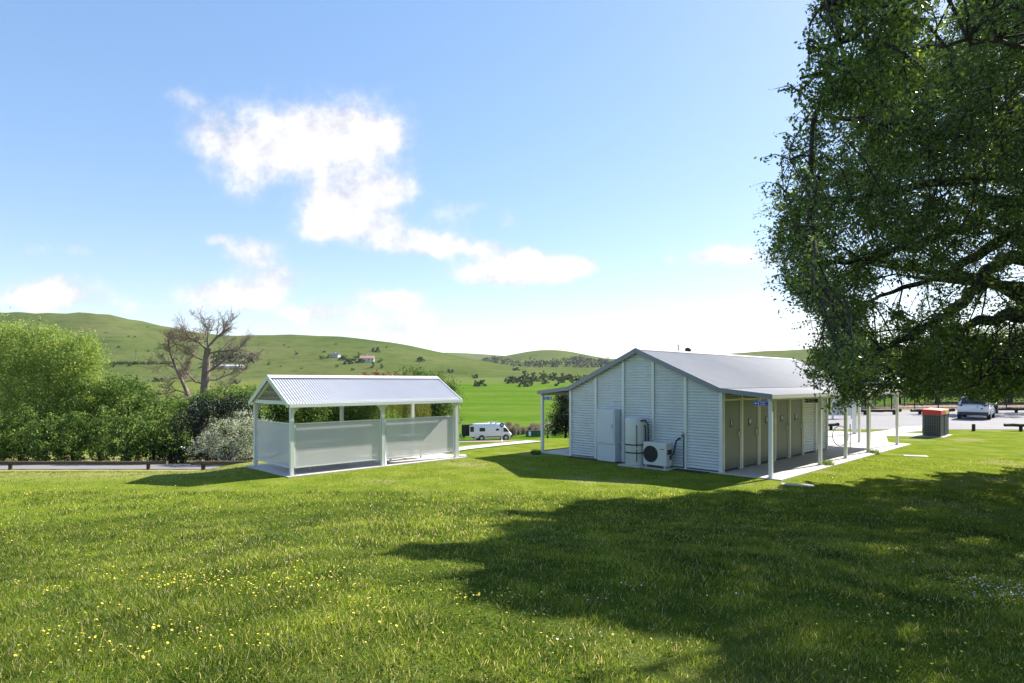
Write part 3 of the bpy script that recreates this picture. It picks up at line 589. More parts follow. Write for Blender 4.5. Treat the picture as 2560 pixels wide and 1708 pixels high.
for (p0, p1, yy, lb) in ((2140,2252,1038,'dark log barrier below the playground fence left of the bins'), (2278,2385,1037,'dark log barrier directly behind the bins below the fence'), (2490,2740,1033,'dark log barrier beyond the car park to the right of the car')):
    a_, b_ = G(p0,yy), G(p1,yy-1); log_rail(a_[0], a_[1], b_[0], b_[1], lb, M['logd'], .12, .34, (.2,.85))
# black tubular fence behind the car park
M['mulch'] = mat('bark_mulch', (.30,.19,.14), .95, noise=.3, nscale=2)
strip('playground_mulch', [(24,63.5),(80,64.5)], 6.5, M['mulch'], .03, 3)
def tube_fence():
    a = np.array(at_d(2050,56.5)); b = np.array(at_d(2900,60.0)); L_ = np.linalg.norm(b-a); rz = math.atan2(b[1]-a[1], b[0]-a[0])
    f = empty('tubular_fence', (a[0], a[1], 0.0), rz); tag(f, 'black tubular steel fence of thin pickets beyond the car park', 'fence'); bars = MB()
    n = int(L_/.13)
    for i in range(n): bars.b2((i*.13-.012,-.012,.08),(i*.13+.012,.012,1.5))
    bars.build('pickets', M['fence'], f)
    MB().b2((0,-.02,.16),(L_,.02,.2)).b2((0,-.02,1.36),(L_,.02,1.4)).build('rail', M['fence'], f)
    for i in range(int(L_/2.4)+1): MB().b2((i*2.4-.035,-.035,0),(i*2.4+.035,.035,1.6)).build('post', M['fence'], f)
tube_fence()
def wheel(parent, x, y, r, w_, side):
    t = MB().tube([(x,y-w_/2,r),(x,y+w_/2,r)], r, 24).build('tyre', M['rubber'], parent)
    MB().tube([(x,y+side*(w_/2-.02),r),(x,y+side*(w_/2+.012),r)], r*.66, 20).tube([(x,y+side*(w_/2),r),(x,y+side*(w_/2+.025),r)], r*.18, 12).build('rim', M['alloy'], t)
def loft(mb, secs):
    n = len(secs[0]); vs = [p for s in secs for p in s]; fs = []
    for i in range(len(secs)-1):
        for k in range(n-1): fs.append((i*n+k, (i+1)*n+k, (i+1)*n+k+1, i*n+k+1))
    fs.append(tuple(range(n))); fs.append(tuple((len(secs)-1)*n+k for k in reversed(range(n))))
    mb.add(vs, fs, True); return mb
def car():
    # x forward; body sections (x, half width, sill z, belt z, belt half width)
    c = empty('parked_car', (33.6, 43.4, Z(33.6,43.4)+.03), RZ+R(3)); tag(c, 'white sport utility car parked beyond the bins, seen from behind', 'car')
    body = MB()
    st = [(-2.2,.78,.52,.86,.74),(-2.12,.88,.40,.98,.84),(-1.9,.92,.34,1.03,.87),(-1,.93,.28,1.02,.88),(0,.93,.27,1.0,.88),(.9,.93,.28,.98,.87),(1.6,.91,.32,.90,.82),(2.05,.84,.38,.78,.72),(2.25,.66,.46,.66,.55)]
    secs = []
    for x, hw, z0, z1, hb in st:
        zm = (z0*.45+z1*.55); r = [(x,-hw*.93,z0),(x,-hw,z0+.12),(x,-hw,zm),(x,-hb,z1),(x,-hb*.6,z1+.03),(x,0,z1+.04)]
        secs.append(r+[(p[0],-p[1],p[2]) for p in reversed(r[:-1])]+[r[0]])
    loft(body, secs).build('body', M['carpaint'], c)
    cab = MB(); secs = []
    for x, z, hw in ((-2.08,1.02,.80),(-1.95,1.30,.72),(-1.78,1.60,.64),(-1.3,1.66,.63),(-.4,1.69,.63),(.3,1.64,.62),(.75,1.35,.70),(1.15,1.02,.78)):
        r = [(x,-.84 if z > 1.05 else -hw,1.0),(x,-(hw+.07),(1.0+z)/2+.02),(x,-hw,z-.04),(x,-hw*.85,z),(x,0,z+.03)]
        secs.append(r+[(p[0],-p[1],p[2]) for p in reversed(r[:-1])]+[r[0]])
    loft(cab, secs).build('roof', M['carpaint'], c)
    MB().add([(-2.16,-.68,1.08),(-2.16,.68,1.08),(-1.87,.58,1.55),(-1.87,-.58,1.55)], [(3,2,1,0)]) 
    g = MB(); g.prism([(-.70,0),(.70,0),(.60,.50),(-.60,.50)], Matrix.Translation((-2.125,0,1.07)) @ Matrix(((0,.50,-1,0),(1,0,0,0),(0,.86,0.3,0),(0,0,0,1))), .02); g.build('rear_window', M['glass'], c)
    for s in (-1,1):
        g = MB(); g.prism([(-1.62,1.08),(.95,1.08),(.25,1.55),(-1.45,1.57)], Matrix(((1,0,0,0),(0,-.20*s,s,s*1.045),(0,1,0,0),(0,0,0,1))), .022); g.build('side_window', M['glass'], c)
        MB().box((-2.05,s*.72,.95), (.2,.30,.17), rz=-s*.35).build('tail_lamp', M['tail'], c, .02)
        MB().tube([(-1.5,s*.6,1.72),(-.2,s*.6,1.76)], .02).build('roof_rail', M['cargrey'], c)
        MB().box((.7,s*1.02,1.08), (.12,.18,.14)).build('wing_mirror', M['carpaint'], c, .03)
        for x in (-1.38,1.35): wheel(c, x, s*.82, .36, .22, s)
    MB().b2((-2.24,-.86,.30),(-2.0,.86,.52)).build('rear_bumper', M['cargrey'], c, .03)
    MB().b2((-2.235,-.19,.80),(-2.2,.19,.90)).build('number_plate', M['white'], c)
    MB().b2((-2.0,-.62,1.62),(-1.7,.62,1.65)).build('spoiler', M['carpaint'], c, .01)
car()
def van():
    X, Y = -3.2, 95.0; c = empty('camper_van', (X, Y, Z(X,Y)+.03), R(17)); tag(c, 'white high-roofed camper van parked on the grass with its rear door open', 'van')
    body = MB(); secs = []
    for x, hw, z0, z1 in ((-3.0,.98,.45,2.55),(-2.9,1.02,.38,2.62),(0,1.02,.38,2.66),(1.4,1.02,.38,2.6),(1.75,1.0,.38,2.42),(2.25,.98,.38,1.85),(2.75,.95,.4,1.25),(3.0,.85,.42,1.05),(3.08,.7,.45,.8)):
        r = [(x,-hw*.95,z0),(x,-hw,z0+.15),(x,-hw,z0+(z1-z0)*.55),(x,-hw*.95,z1-.12),(x,-hw*.86,z1-.02),(x,0,z1)]
        secs.append(r+[(p[0],-p[1],p[2]) for p in reversed(r[:-1])]+[r[0]])
    loft(body, secs).build('body', M['vanpaint'], c)
    for s in (-1,1):
        for x in (-1.9,2.05): wheel(c, x, s*.93, .36, .24, s)
        MB().prism([(1.62,1.3),(2.6,1.28),(2.1,1.85),(1.66,1.98)], Matrix(((1,0,0,0),(0,0,s,s*.985),(0,1,0,0),(0,0,0,1))), .03).build('cab_window', M['glass'], c)
        for x0, x1 in ((-2.25,-1.35),(.4,.9)): MB().b2((x0,s*1.0,1.42 if x0 < 0 else 1.5),(x1,s*1.035,1.98 if x0 < 0 else 1.8)).build('side_window', M['glass'], c)
        MB().b2((-1.3,s*1.0,.52),(1.6,s*1.03,.64)).build('side_strip', M['cargrey'], c)
        for x in (-1.9,2.05): MB().tube([(x,s*.99,.38),(x,s*1.028,.38)], .50, 20).build('wheel_arch', M['cargrey'], c)
    MB().b2((2.85,-.93,.35),(3.15,.93,.75)).build('front_bumper', M['cargrey'], c, .05)
    MB().b2((-3.15,-.9,.35),(-2.97,.9,.6)).build('rear_bumper', M['cargrey'], c, .03)
    MB().b2((-3.02,-.85,.7),(-2.985,.85,2.35)).build('rear_opening', M['black'], c)
    d = MB().b2((-3.85,-1.04,.6),(-3.0,-1.0,2.4)).build('rear_door', M['vanpaint'], c); MB().b2((-3.75,-1.06,1.4),(-3.15,-1.041,2.2)).build('door_window', M['glass'], d)
    d = MB().b2((-4.65,1.0,.6),(-3.0,1.05,2.4)).build('rear_door', M['black'], c)
    for x in (-.7,.3): MB().b2((x,-.3,2.64),(x+.6,.3,2.78)).build('roof_hatch', M['vanpaint'], c, .03)
    MB().bar((-.5,-.9,2.62),(-.1,-.9,2.95),.04,.3).bar((.3,-.9,2.62),(.7,-.9,2.9),.04,.3).build('roof_bar', M['vanpaint'], c)
    # camp chairs behind the van
    for i, (dx, lb) in enumerate(((-5.4,'dark folding camp chair on the grass at the rear of the van, the outer one'),(-4.7,'dark folding camp chair standing closest to the open van door'))):
        a_ = R(17); x = X+cos(a_)*dx; y = Y+sin(a_)*dx; k = empty('camp_chair', (x, y, Z(x,y)+.02), R(200+30*i)); tag(k, lb, 'camp chair', 'folding camp chairs by the van')
        MB().b2((-.26,-.26,.42),(.26,.26,.46)).build('seat', M['black'], k); MB().box((-.3,0,.75),(.04,.5,.55)).build('backrest', M['black'], k)
        for u_ in (-1,1):
            MB().bar((-.28,u_*.27,0),(.28,u_*.27,.6),.03).bar((.28,u_*.27,0),(-.28,u_*.27,.6),.03).build('leg_frame', M['galv'], k)
van()
# wheelie bins by the field
wb = empty('wheelie_bin'); MB().prism([(-.24,-.24),(.24,-.24),(.24,.24),(-.24,.24)], Matrix.Translation((0,0,.08)), .9).build('bin_body', M['green'], wb, .03)
MB().box((0,0,1.02),(.56,.58,.07)).build('lid', M['dark'], wb, .02); MB().tube([(-.27,.27,.1),(.27,.27,.1)], .09, 12).build('wheel', M['rubber'], wb)
for i, (px, lb) in enumerate(((1318,'wheelie bin at the left end of the row beyond the path'),(1325,'second wheelie bin from the left, with a pale front'),(1332,'third wheelie bin from the left in the row'),(1340,'dark green wheelie bin just left of the verandah post'),(1348,'last wheelie bin of the row, half behind the verandah post'))):
    o = wb if i == 0 else copy_tree(wb); d = 101; x = (px-1280)/F*d; o.location = (x, d, Z(x,d)+.02); o.rotation_euler.z = R(random.uniform(-10,10)); tag(o, lb, 'wheelie bin', 'wheelie bins beside the dirt track')
    if i == 1:
        MB().b2((-.2,-.27,.15),(.2,-.245,.9)).build('front_sticker', M['white'], o)
o = empty('camping_sign', (-1.55, 91, Z(-1.55,91))); tag(o, 'small round blue sign on a thin pole above the van bonnet', 'sign')
MB().tube([(0,0,0),(0,0,2.6)], .05).build('pole', M['galv'], o); MB().disc((0,-.06,2.5),(0,1,0),.34,20,.03).build('sign_face', M['blue'], o); MB().b2((-.16,-.08,2.42),(.16,-.076,2.48)).b2((-.1,-.08,2.52),(.1,-.076,2.62)).build('sign_symbol', M['white'], o)

# ------------------------------------------------------------------ foliage builders
def leafquads(P, size, up=.3, asp=.55, rs=rng):
    n = len(P); a = rs.normal(size=(n,3)); a /= np.linalg.norm(a,axis=1)[:,None]; b = rs.normal(size=(n,3)); b[:,2] += up; b -= a*(a*b).sum(1)[:,None]; b /= np.linalg.norm(b,axis=1)[:,None]
    s = size*rs.uniform(.6,1.25,n)[:,None]
    v = np.stack([P-a*s*.5, P-b*s*asp*.5+a*s*.05, P+a*s*.5, P+b*s*asp*.5+a*s*.05], 1).reshape(-1,3)
    return v, np.arange(4*n).reshape(-1,4)
def cloud(blobs, n, lump=.22, shell=.62, rs=rng):
    """points in the union of ellipsoids, gathered in small clumps near their surfaces"""
    B = np.array(blobs, float); vol = B[:,3]*B[:,4]*B[:,5]; vol = vol**.75; pr = vol/vol.sum()
    nc = max(8, n//28); idx = rs.choice(len(B), nc, p=pr); d = rs.normal(size=(nc,3)); d /= np.linalg.norm(d,axis=1)[:,None]
    r = shell+(1-shell)*rs.uniform(0,1,nc)**.7; r *= 1+lump*np.sin(d[:,0]*5+idx*1.3)*np.sin(d[:,1]*6+idx)*1.0+lump*.8*rs.normal(size=nc)*.5
    C = B[idx,:3]+d*r[:,None]*B[idx,3:6]
    k = rs.integers(0, nc, n); sp = .16*B[idx[k],3:6].min(1); return C[k]+rs.normal(size=(n,3))*np.minimum(sp,.45)[:,None]*.9
def bush(name, blobs, n, size, m, label, cat='shrub', group=None, trunk=None, asp=.55, part='foliage', shell=.62, lump=.22, base=None):
    b0 = np.array(blobs, float); bx, by = base if base else (b0[:,0].mean(), b0[:,1].mean()); o = empty(name, (bx, by, Z(bx,by))); tag(o, label, cat, group)
    P = cloud(blobs, n, lump, shell); P -= np.array([bx, by, Z(bx,by)]); v, f = leafquads(P, size, asp=asp)
    npmesh(part, v, f, m, o, rnd=rng.uniform(0,1,len(P)))
    t = MB(); top = b0[:,2].mean()-Z(bx,by)
    rr = trunk or .08
    t.tube([(0,0,-.2),(.03,.02,top*.5),(0,.05,top)], [rr,rr*.8,rr*.5], 8)
    for q in b0[:12]:
        e = Vector(q[:3])-Vector((bx,by,Z(bx,by))); t.tube([(0,0,top*.35), e*.6+Vector((0,0,top*.15)), e], [rr*.5,rr*.35,rr*.15], 5)
    t.build('trunk', M['bark'], o); return o
def blob(px, py, d, r, ry=None, rz=None): p = W(px, py, d); return (p.x, p.y, p.z, r, ry or r, rz or r)

# hedge row along the left road
for i in range(8):
    px = -90+i*68; d = 32.0+.5*(i%3); xs = (px-1280)/F*d
    bl = [blob(px+rng.uniform(-12,12), 1110-10*(i%2), d, .8, .8, .95), blob(px-18, 1070+12*(i%2), d+.4, .55, .6, .7), blob(px+16, 1062-8*(i%3), d+.5, .5, .55, .7), blob(px, 1132, d-.2, .8, .7, .6)]
    bush('hedge_shrub', bl, 5200, .12, M['hedge'], ['rounded hedge shrub cut off by the left edge','dense green hedge shrub below the left part of the flowering bank','hedge shrub with pale leaf tips behind the long log barrier','broad hedge shrub with lighter upright shoots above the road','hedge shrub in front of the taller loose shrub','hedge shrub just above the log barrier post','hedge shrub next to the dark evergreen mass','last hedge shrub of the row, against the dark evergreen'][i], 'hedge', 'hedge shrubs along the left road', shell=.5)
bush('loose_shrub', [blob(215,1000,36,1.6,1.3,1.2), blob(320,1000,36,1.4,1.2,1.3), blob(300,950+30,37,1.1,1,1.0), blob(390,1030,36,1.4,1.2,1.0), blob(440,1040,35,1.0,1,.9), blob(250,1060,35,1.6,1.2,1)], 15000, .15, M['lgrn'], 'loose bright green shrubs rising behind the hedge below the dead tree', 'shrub')
bush('flowering_tree', [blob(-60,890,38,3.4,2.5,2.6), blob(60,878,38,2.6,2,1.7), blob(120,900,38,2.6,2,1.8), blob(195,925,37,1.7,1.6,1.8), blob(205,985,37,1.3,1.3,1.6), blob(215,860,37.5,.8,1,.8), blob(178,885,38,1.7,1.6,1.3), blob(60,960,37,3,2,2), blob(160,980,37,1.9,1.7,1.9), blob(110,1050,36,2.6,1.8,1.6), blob(-60,1020,36,3,2,2.2), blob(20,1080,36,2.4,1.6,1.2), blob(205,1050,36,1.2,1.3,1.2), blob(228,900,37,.7,.8,1.0), blob(140,842,38,1.0,1,.7), blob(75,835,38,1.1,1,.7), blob(232,960,36.6,.6,.7,.7), blob(10,830,38,1.2,1,.7)], 120000, .14, M['meadow'], 'tall pale green mass of foliage flecked with yellow flowers at the left edge', 'tree', trunk=.2, asp=.35, part='crown', shell=.45)
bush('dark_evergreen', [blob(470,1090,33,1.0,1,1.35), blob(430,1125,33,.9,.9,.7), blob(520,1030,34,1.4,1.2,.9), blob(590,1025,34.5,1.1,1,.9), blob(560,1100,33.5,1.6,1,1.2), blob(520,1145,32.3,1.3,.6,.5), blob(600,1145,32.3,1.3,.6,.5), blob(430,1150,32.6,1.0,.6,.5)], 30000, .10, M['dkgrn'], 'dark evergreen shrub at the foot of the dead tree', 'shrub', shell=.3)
bush('green_shrub', [blob(560,1000,36,1.5,1.2,.8), blob(620,1010,36,1.2,1.2,.9), blob(500,1015,36,1.0,1.2,.6)], 9000, .13, M['hedge'], 'mid green shrub crown above the dark evergreen beside the shelter', 'shrub')
bush('blossom_shrub', [blob(560,1085,31.5,1.1,.8,.75), blob(610,1060,31.5,.9,.8,.7), blob(620,1110,31.3,.9,.8,.65), blob(520,1105,31.6,.75,.7,.6), blob(650,1080,31.5,.8,.8,.8), blob(490,1118,31.8,.5,.6,.4), blob(560,1128,31.4,1.1,.8,.5), blob(610,1132,31.4,.9,.8,.5)], 13000, .12, M['blossom'], 'shrub covered in cream white blossom sprays left of the shelter', 'shrub', asp=.25, shell=.5)
# trees behind the shelter
bush('broadleaf_tree', [blob(690,1010,44,2.3,1.6,1.4), blob(740,1025,43,2,1.6,1.5), blob(650,1040,43,1.8,1.5,1.6), blob(700,1075,42,2.5,1.5,1.5), blob(770,1040,42.5,1.6,1.4,1.5), blob(640,1015,43,1.2,1.2,1.2)], 30000, .17, M['lgrn'], 'bright green tree seen through the left bay of the shelter', 'tree', 'trees behind the picnic shelter', part='crown', trunk=.16, shell=.35)
bush('broadleaf_tree', [blob(800,1010,46,2.2,1.6,1.5), blob(860,1020,45,2.2,1.6,1.7), blob(830,1080,44,2.6,1.6,1.6), blob(900,1030,44.5,1.6,1.4,1.6)], 28000, .16, M['hedge'], 'darker green tree seen through the middle of the shelter', 'tree', 'trees behind the picnic shelter', part='crown', trunk=.16, shell=.35)
bush('broadleaf_tree', [blob(950,985,52,2.0,1.6,1.6), blob(930,955,52,1.2,1.2,.9), blob(975,950,52,1.0,1.2,.6)], 8000, .16, M['brown'], 'rusty brown treetop showing just above the shelter roof', 'tree', 'trees behind the picnic shelter', part='crown', trunk=.14)
bush('broadleaf_tree', [blob(1040,970,50,2.0,1.8,1.6), blob(1095,985,49,1.7,1.5,1.5), blob(1020,945,50,1.2,1.2,.8), blob(1065,1020,48,2.2,1.6,1.6), blob(1120,985,49,.9,.9,.8), blob(1110,1030,48,1.4,1.4,1.3)], 20000, .17, M['lgrn'], 'loose bright green tree rising past the right end of the shelter roof', 'tree', 'trees behind the picnic shelter', part='crown', trunk=.16, shell=.4)
def willow(px, d, label):
    b = W(px, 1000, d); o = empty('willow_tree', (b.x, b.y, Z(b.x,b.y))); tag(o, label, 'tree', 'trees behind the picnic shelter'); z0 = Z(b.x,b.y); n = 520; vs = []
    for i in range(n):
        a_ = rng.uniform(0,2*pi); r = 2.0*math.sqrt(rng.uniform(.02,1)); t = 5.6-1.2*(r/2)**2+rng.normal()*.25; ln = rng.uniform(1.2,3.6); k = int(ln*16)
        zz = t-np.linspace(0,ln,k); vs.append(np.column_stack([r*cos(a_)+rng.normal(size=k)*.04+.12*np.linspace(0,1,k), r*sin(a_)+rng.normal(size=k)*.04, zz]))
    P = np.concatenate(vs); v, f = leafquads(P, .11, up=0, asp=.3); npmesh('crown', v, f, M['willow'], o, rnd=rng.uniform(0,1,len(P)))
    MB().tube([(0,0,-.2),(.1,0,2),(0,.1,5)], [.25,.2,.08], 8).build('trunk', M['bark'], o)
willow(1010, 45, 'yellow green weeping willow behind the right bay of the shelter'); willow(900, 47, 'weeping willow with dark gaps behind the centre post of the shelter')
# dark conifer seen past the left verandah
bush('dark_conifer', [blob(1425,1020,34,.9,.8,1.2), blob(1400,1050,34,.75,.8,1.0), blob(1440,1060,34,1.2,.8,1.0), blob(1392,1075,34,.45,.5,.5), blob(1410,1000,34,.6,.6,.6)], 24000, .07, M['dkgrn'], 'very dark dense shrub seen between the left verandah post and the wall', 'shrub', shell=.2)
bush('flowering_shrub', [blob(1372,1075,35,.35,.3,.35), blob(1366,1060,35,.3,.3,.3)], 1600, .07, M['blossom'], 'small pale flowering shrub beside the dark one at the left verandah', 'shrub')
def tussocks():
    v = []; n = 1500; P = []
    for i in range(34):
        px = 1252+rng.uniform(0,95); d = rng.uniform(103,108); x = (px-1280)/F*d; P.append((x, d, Z(x,d), rng.uniform(1.2,2.1)))
    vs = []; fs = 0
    for x, y, z, h in P:
        m = 90; a_ = rng.uniform(0,2*pi,m); l = rng.uniform(.05,.5,m); hh = h*rng.uniform(.5,1,m); bx = x+rng.normal(size=m)*.12; by = y+rng.normal(size=m)*.12
        tx = bx+np.cos(a_)*l; ty = by+np.sin(a_)*l; w_ = .035
        q = np.stack([np.column_stack([bx-w_,by,np.full(m,z)]), np.column_stack([bx+w_,by,np.full(m,z)]), np.column_stack([tx+w_*.8,ty,z+hh]), np.column_stack([tx-w_*.8,ty,z+hh])], 1); vs.append(q.reshape(-1,3))
    V_ = np.concatenate(vs); o = npmesh('tussock_grass', V_, np.arange(len(V_)).reshape(-1,4), M['pampas'], rnd=rng.uniform(0,1,len(V_)//4)); tag(o, 'tall pinkish tussock grass behind the van and the wheelie bins', 'tussock grass', kind='stuff')
tussocks()

# dead tree: branching skeleton
def dead_tree(px, py_base, d, label, scale=1.0, seed=3):
    rs = random.Random(seed); bx, by = (px-1280)/F*d, d; z0 = Z(bx,by); o = empty('dead_tree', (bx,by,z0)); tag(o, label, 'tree')
    tr = MB(); br = MB(); tw = []
    def S(ppx, ppy, dd=0): p = W(ppx, ppy, d+dd); return Vector((p.x-bx, p.y-by, p.z-z0))
    trunk = [Vector((0,0,-.3)), S(508,1015), S(513,960), S(516,900), S(520,870)]
    tr.tube(trunk, [.42,.33,.30,.25,.20], 12)
    second = [Vector((-.5,.3,-.3)), S(488,1025,.3), S(470,985,.3), S(452,945,.3), S(442,925,.2), S(425,880,0), S(420,850,-.2)]
    tr.tube(second, [.22,.17,.15,.12,.10,.07,.05], 10)
    limbs = [([S(520,870),S(540,845),S(556,832),S(560,822)],.11), ([S(518,875),S(500,858),S(484,850),S(472,842)],.09), ([S(520,868),S(519,852),S(520,836),S(516,820)],.08), ([S(514,930),S(530,925),S(560,900),S(600,870)],.08),
             ([S(512,960),S(490,955),S(475,940),S(450,905)],.07), ([S(516,885),S(540,880),S(580,875),S(612,885)],.07), ([S(442,925),S(425,915),S(405,915)],.05), ([S(470,985),S(440,975),S(415,985)],.05), ([S(516,950),S(540,950),S(575,935),S(600,925)],.06),
             ([S(452,945),S(465,920),S(475,895)],.05), ([S(513,970),S(530,985),S(560,975)],.05),([S(505,900),S(485,890),S(470,870),S(440,860)],.06),([S(510,1000),S(480,1000),S(450,1000),S(430,990)],.05)]
    def grow(p, dr, ln, r, lev):
        n = 4; pts = [p]; q = p.copy(); dd = dr.normalized()
        for i in range(n):
            dd = (dd+Vector((rs.gauss(0,.22), rs.gauss(0,.22), rs.gauss(.05,.2)))).normalized(); q = q+dd*ln/n; pts.append(q.copy())
        br.tube(pts, [max(r*(1-.2*i),.0075) for i in range(n+1)], 5 if lev else 6, cap=False)
        if lev > 0:
            for i in range(1, n+1):
                for _ in range(2 if lev > 1 else 2):
                    e = (dd+Vector((rs.gauss(0,.75), rs.gauss(0,.75), rs.gauss(.15,.6)))); grow(pts[i], e, ln*rs.uniform(.4,.62), r*.5, lev-1) if rs.random() < (.9 if lev > 1 else .85) else None
        else: tw.append(pts[-1])
    for pts, r in limbs:
        br.tube(pts, [r*(1-.6*i/(len(pts)-1)) for i in range(len(pts))], 8)
        for i in range(1, len(pts)):
            for _ in range(3): grow(pts[i], (pts[i]-pts[i-1]).normalized()+Vector((rs.gauss(0,.5),rs.gauss(0,.6),rs.gauss(.1,.4))), rs.uniform(.7,1.2)*scale, r*.36, 2)
    for i in range(3, len(second)):
        for _ in range(3): grow(second[i], Vector((rs.gauss(-.2,.8),rs.gauss(0,.6),rs.gauss(.4,.4))), rs.uniform(.5,1.0), .04, 2)
    tr.build('trunk', M['deadwood'], o); br.build('branches', M['deadwood'], o)
    P = np.array([S(430+rng.uniform(-24,24), 845+rng.uniform(-22,30), rng.uniform(-.6,.6))[:] for _ in range(300)]+[S(490+rng.uniform(-35,25), 832+rng.uniform(-12,14), rng.uniform(-.5,.5))[:] for _ in range(120)]+[S(580+rng.uniform(-30,30), 915+rng.uniform(-12,12), rng.uniform(-.5,.5))[:] for _ in range(90)])
    v, f = leafquads(P, .13, asp=.45); npmesh('withered_leaves', v, f, M['brown'], o, rnd=rng.uniform(0,1,len(P)))
dead_tree(511, 1010, 44, 'bare dead tree with bleached trunk and twisted branches left of the shelter')

# ------------------------------------------------------------------ distant shrubs, trees, farm, poles
def bushmesh(name, n, m, r=(1,1,.8), size=.3):
    P = cloud([(0,0,r[2]*.8,*r)], n, .25, .5); v, f = leafquads(P, size, asp=.8); o = npmesh(name, v, f, m, rnd=rng.uniform(0,1,n)); me = o.data; bpy.data.objects.remove(o); return me
M['farleaf'] = foliage('far_bush_leaves', (.03,.05,.02), (.09,.12,.045), transl=.3, cscale=.5)
fb = [bushmesh('distant_shrub', 420, M['farleaf'], size=.34), bushmesh('distant_shrub', 420, M['hedge'], size=.34), bushmesh('distant_shrub', 350, M['farleaf'], (.8,.8,1.3), .32)]
def put(me, name, px, d, s, label, cat, group=None, py=None):
    x = (px-1280)/F*d; o = bpy.data.objects.new(name, me); col.objects.link(o); o.location = (x, d, Z(x,d)-.1*s); o.scale = (s*random.uniform(.85,1.2), s, s*random.uniform(.8,1.15)); o.rotation_euler.z = random.uniform(0,6); tag(o, label, cat, group); return o
def find_d(px, py, lo=110, hi=1400):      # depth at which the ground appears at that height in the photo
    ds = np.geomspace(lo, hi, 500); z = zg((px-1280)/F*ds, ds); yy = HZ-(z-CH)/ds*F; k = np.argmax(yy <= py); return float(ds[k]) if (yy <= py).any() else hi
for i in range(26):
    px = 248+i*7.6+random.uniform(-2,2); d = find_d(px, 911); put(fb[i%2], 'row_shrub', px, d, 1.7*random.uniform(.8,1.2), 'small round shrub in the straight row along the foot of the left hill', 'shrub', 'shrubs in the row at the foot of the left hill')
for i in range(36):
    t = i/35; px = 1268+t*190+random.uniform(-6,6); py = 952+random.uniform(-12,6)+(-4 if i%2 else 5)*.5; d = find_d(px, py+6); put(random.choice(fb), 'field_shrub', px, d, random.uniform(1.3,2.5)*d/330, 'dark green bush in the belt across the field beyond the van', 'shrub', 'bushes in the belt across the field')
for px, py, s, lb in ((1200,966,2.2,'lone round bush in the open field just right of the shelter'),(1310,967,2.3,'lone bush below the belt of bushes in the field'),(1125,932,1.3,'tiny dark bush high in the field above the shelter end'),(1290,927,1.2,'small dark bush on the slope above the belt of bushes'),(395,955,1.8,'grey green bush in the field left of the dead tree'),(270,922,2,'dark low bush below the row of shrubs'),(590,960,1.3,'small bush in the field right of the dead tree'),(1188,946,1.2,'small pale bush above the lone round bush'),(940,880,1.6,'dot-like bush on the hillside above the farmhouse'),(1050,905,1.5,'small bush on the hillside right of the farm')):
    d = find_d(px, py); put(fb[0], 'field_bush', px, d, s*d/250, lb, 'shrub')
for i in range(30):
    px = random.uniform(20,1080); d = random.uniform(480,720); put(fb[i%2], 'hill_shrub', px, d, random.uniform(.8,1.7), 'tiny scattered shrub on the open left hill', 'shrub', 'tiny shrubs scattered on the left hill')
# dark shelterbelt behind the dead tree
def belt(px0, px1, py, n, s, name, label, m, h=1):
    P = []
    for i in range(n):
        px = random.uniform(px0,px1); d = find_d(px, py+random.uniform(-3,3)); x = (px-1280)/F*d; c = cloud([(x,d,Z(x,d)+s*.9*h,s,s,s*h)], 170, .25, .4); P.append(c)
    P = np.concatenate(P); v, f = leafquads(P, s*.22, asp=.8); o = npmesh(name, v, f, m, rnd=rng.uniform(0,1,len(P))); return tag(o, label, 'trees', kind='stuff')
belt(530,655,905,26,4.5,'shelterbelt','dark belt of trees behind the dead tree at the foot of the hill', M['olive'])
M['woodland'] = foliage('grey_woodland', (.035,.05,.03), (.075,.095,.055), transl=.1, cscale=.05)
def wood(name, poly_px, n, s, d0, d1, label):
    P = []
    k = 0
    while k < n:
        px = random.uniform(poly_px[0], poly_px[1]); d = random.uniform(d0,d1); x = (px-1280)/F*d; z = Z(x,d); py = HZ-(z-CH)/d*F
        lo, hi = poly_px[2](px), poly_px[3](px)
        if not (lo < py < hi) or (nse(x,d,60,5) < -.15+.6*(random.random()-.5)): k += .15; continue
        ss = s*random.uniform(.6,1.3); P.append(cloud([(x,d,z+ss*.7,ss,ss,ss*.9)], 60, .25, .4)); k += 1
    P = np.concatenate(P); v, f = leafquads(P, s*.4, asp=.8); o = npmesh(name, v, f, M['woodland'], rnd=rng.uniform(0,1,len(P))); tag(o, label, 'woodland', kind='stuff')
wood('hill_woodland', (1205,1580, lambda p: np.interp(p,[1195,1300,1378,1450,1580],[890,905,905,893,905]), lambda p: np.interp(p,[1195,1300,1400,1580],[912,925,934,938])), 420, 4.0, 850, 1400, 'scattered grey green trees covering the lower slopes of the cone-shaped hill')
def house(px, py, s, wallm, roofm, label, ln=12, wd=7):
    d = find_d(px, py); x = (px-1280)/F*d; o = empty('farmhouse', (x,d,Z(x,d)), random.uniform(-.4,.4)); tag(o, label, 'house')
    MB().b2((-ln/2*s,-wd/2*s,-1),(ln/2*s,wd/2*s,3*s)).build('wall', wallm, o)
    r = MB(); r.prism([(-wd/2*s-.5,0),(wd/2*s+.5,0),(0,2.4*s)], Matrix.Translation((-ln/2*s-.4,0,3*s)) @ Matrix(((0,0,1,0),(1,0,0,0),(0,1,0,0),(0,0,0,1))), ln*s+.8); r.build('roof', roofm, o)
    for k in (-.3,.1,.35): MB().b2((k*ln*s,-wd/2*s-.06,1*s),((k+.1)*ln*s,-wd/2*s-.02,2.2*s)).build('window', M['glass'], o)
    MB().b2((-.4*s,.3*s,4*s),(.4*s,1.1*s,6.4*s)).build('chimney', wallm, o)
house(918, 905, 1.0, M['housew'], M['houser'], 'pale farmhouse with reddish roof among trees on the far slope')
house(838, 893, .7, M['housew'], M['housed'], 'small dark-roofed farmhouse left of the pale one on the far slope')
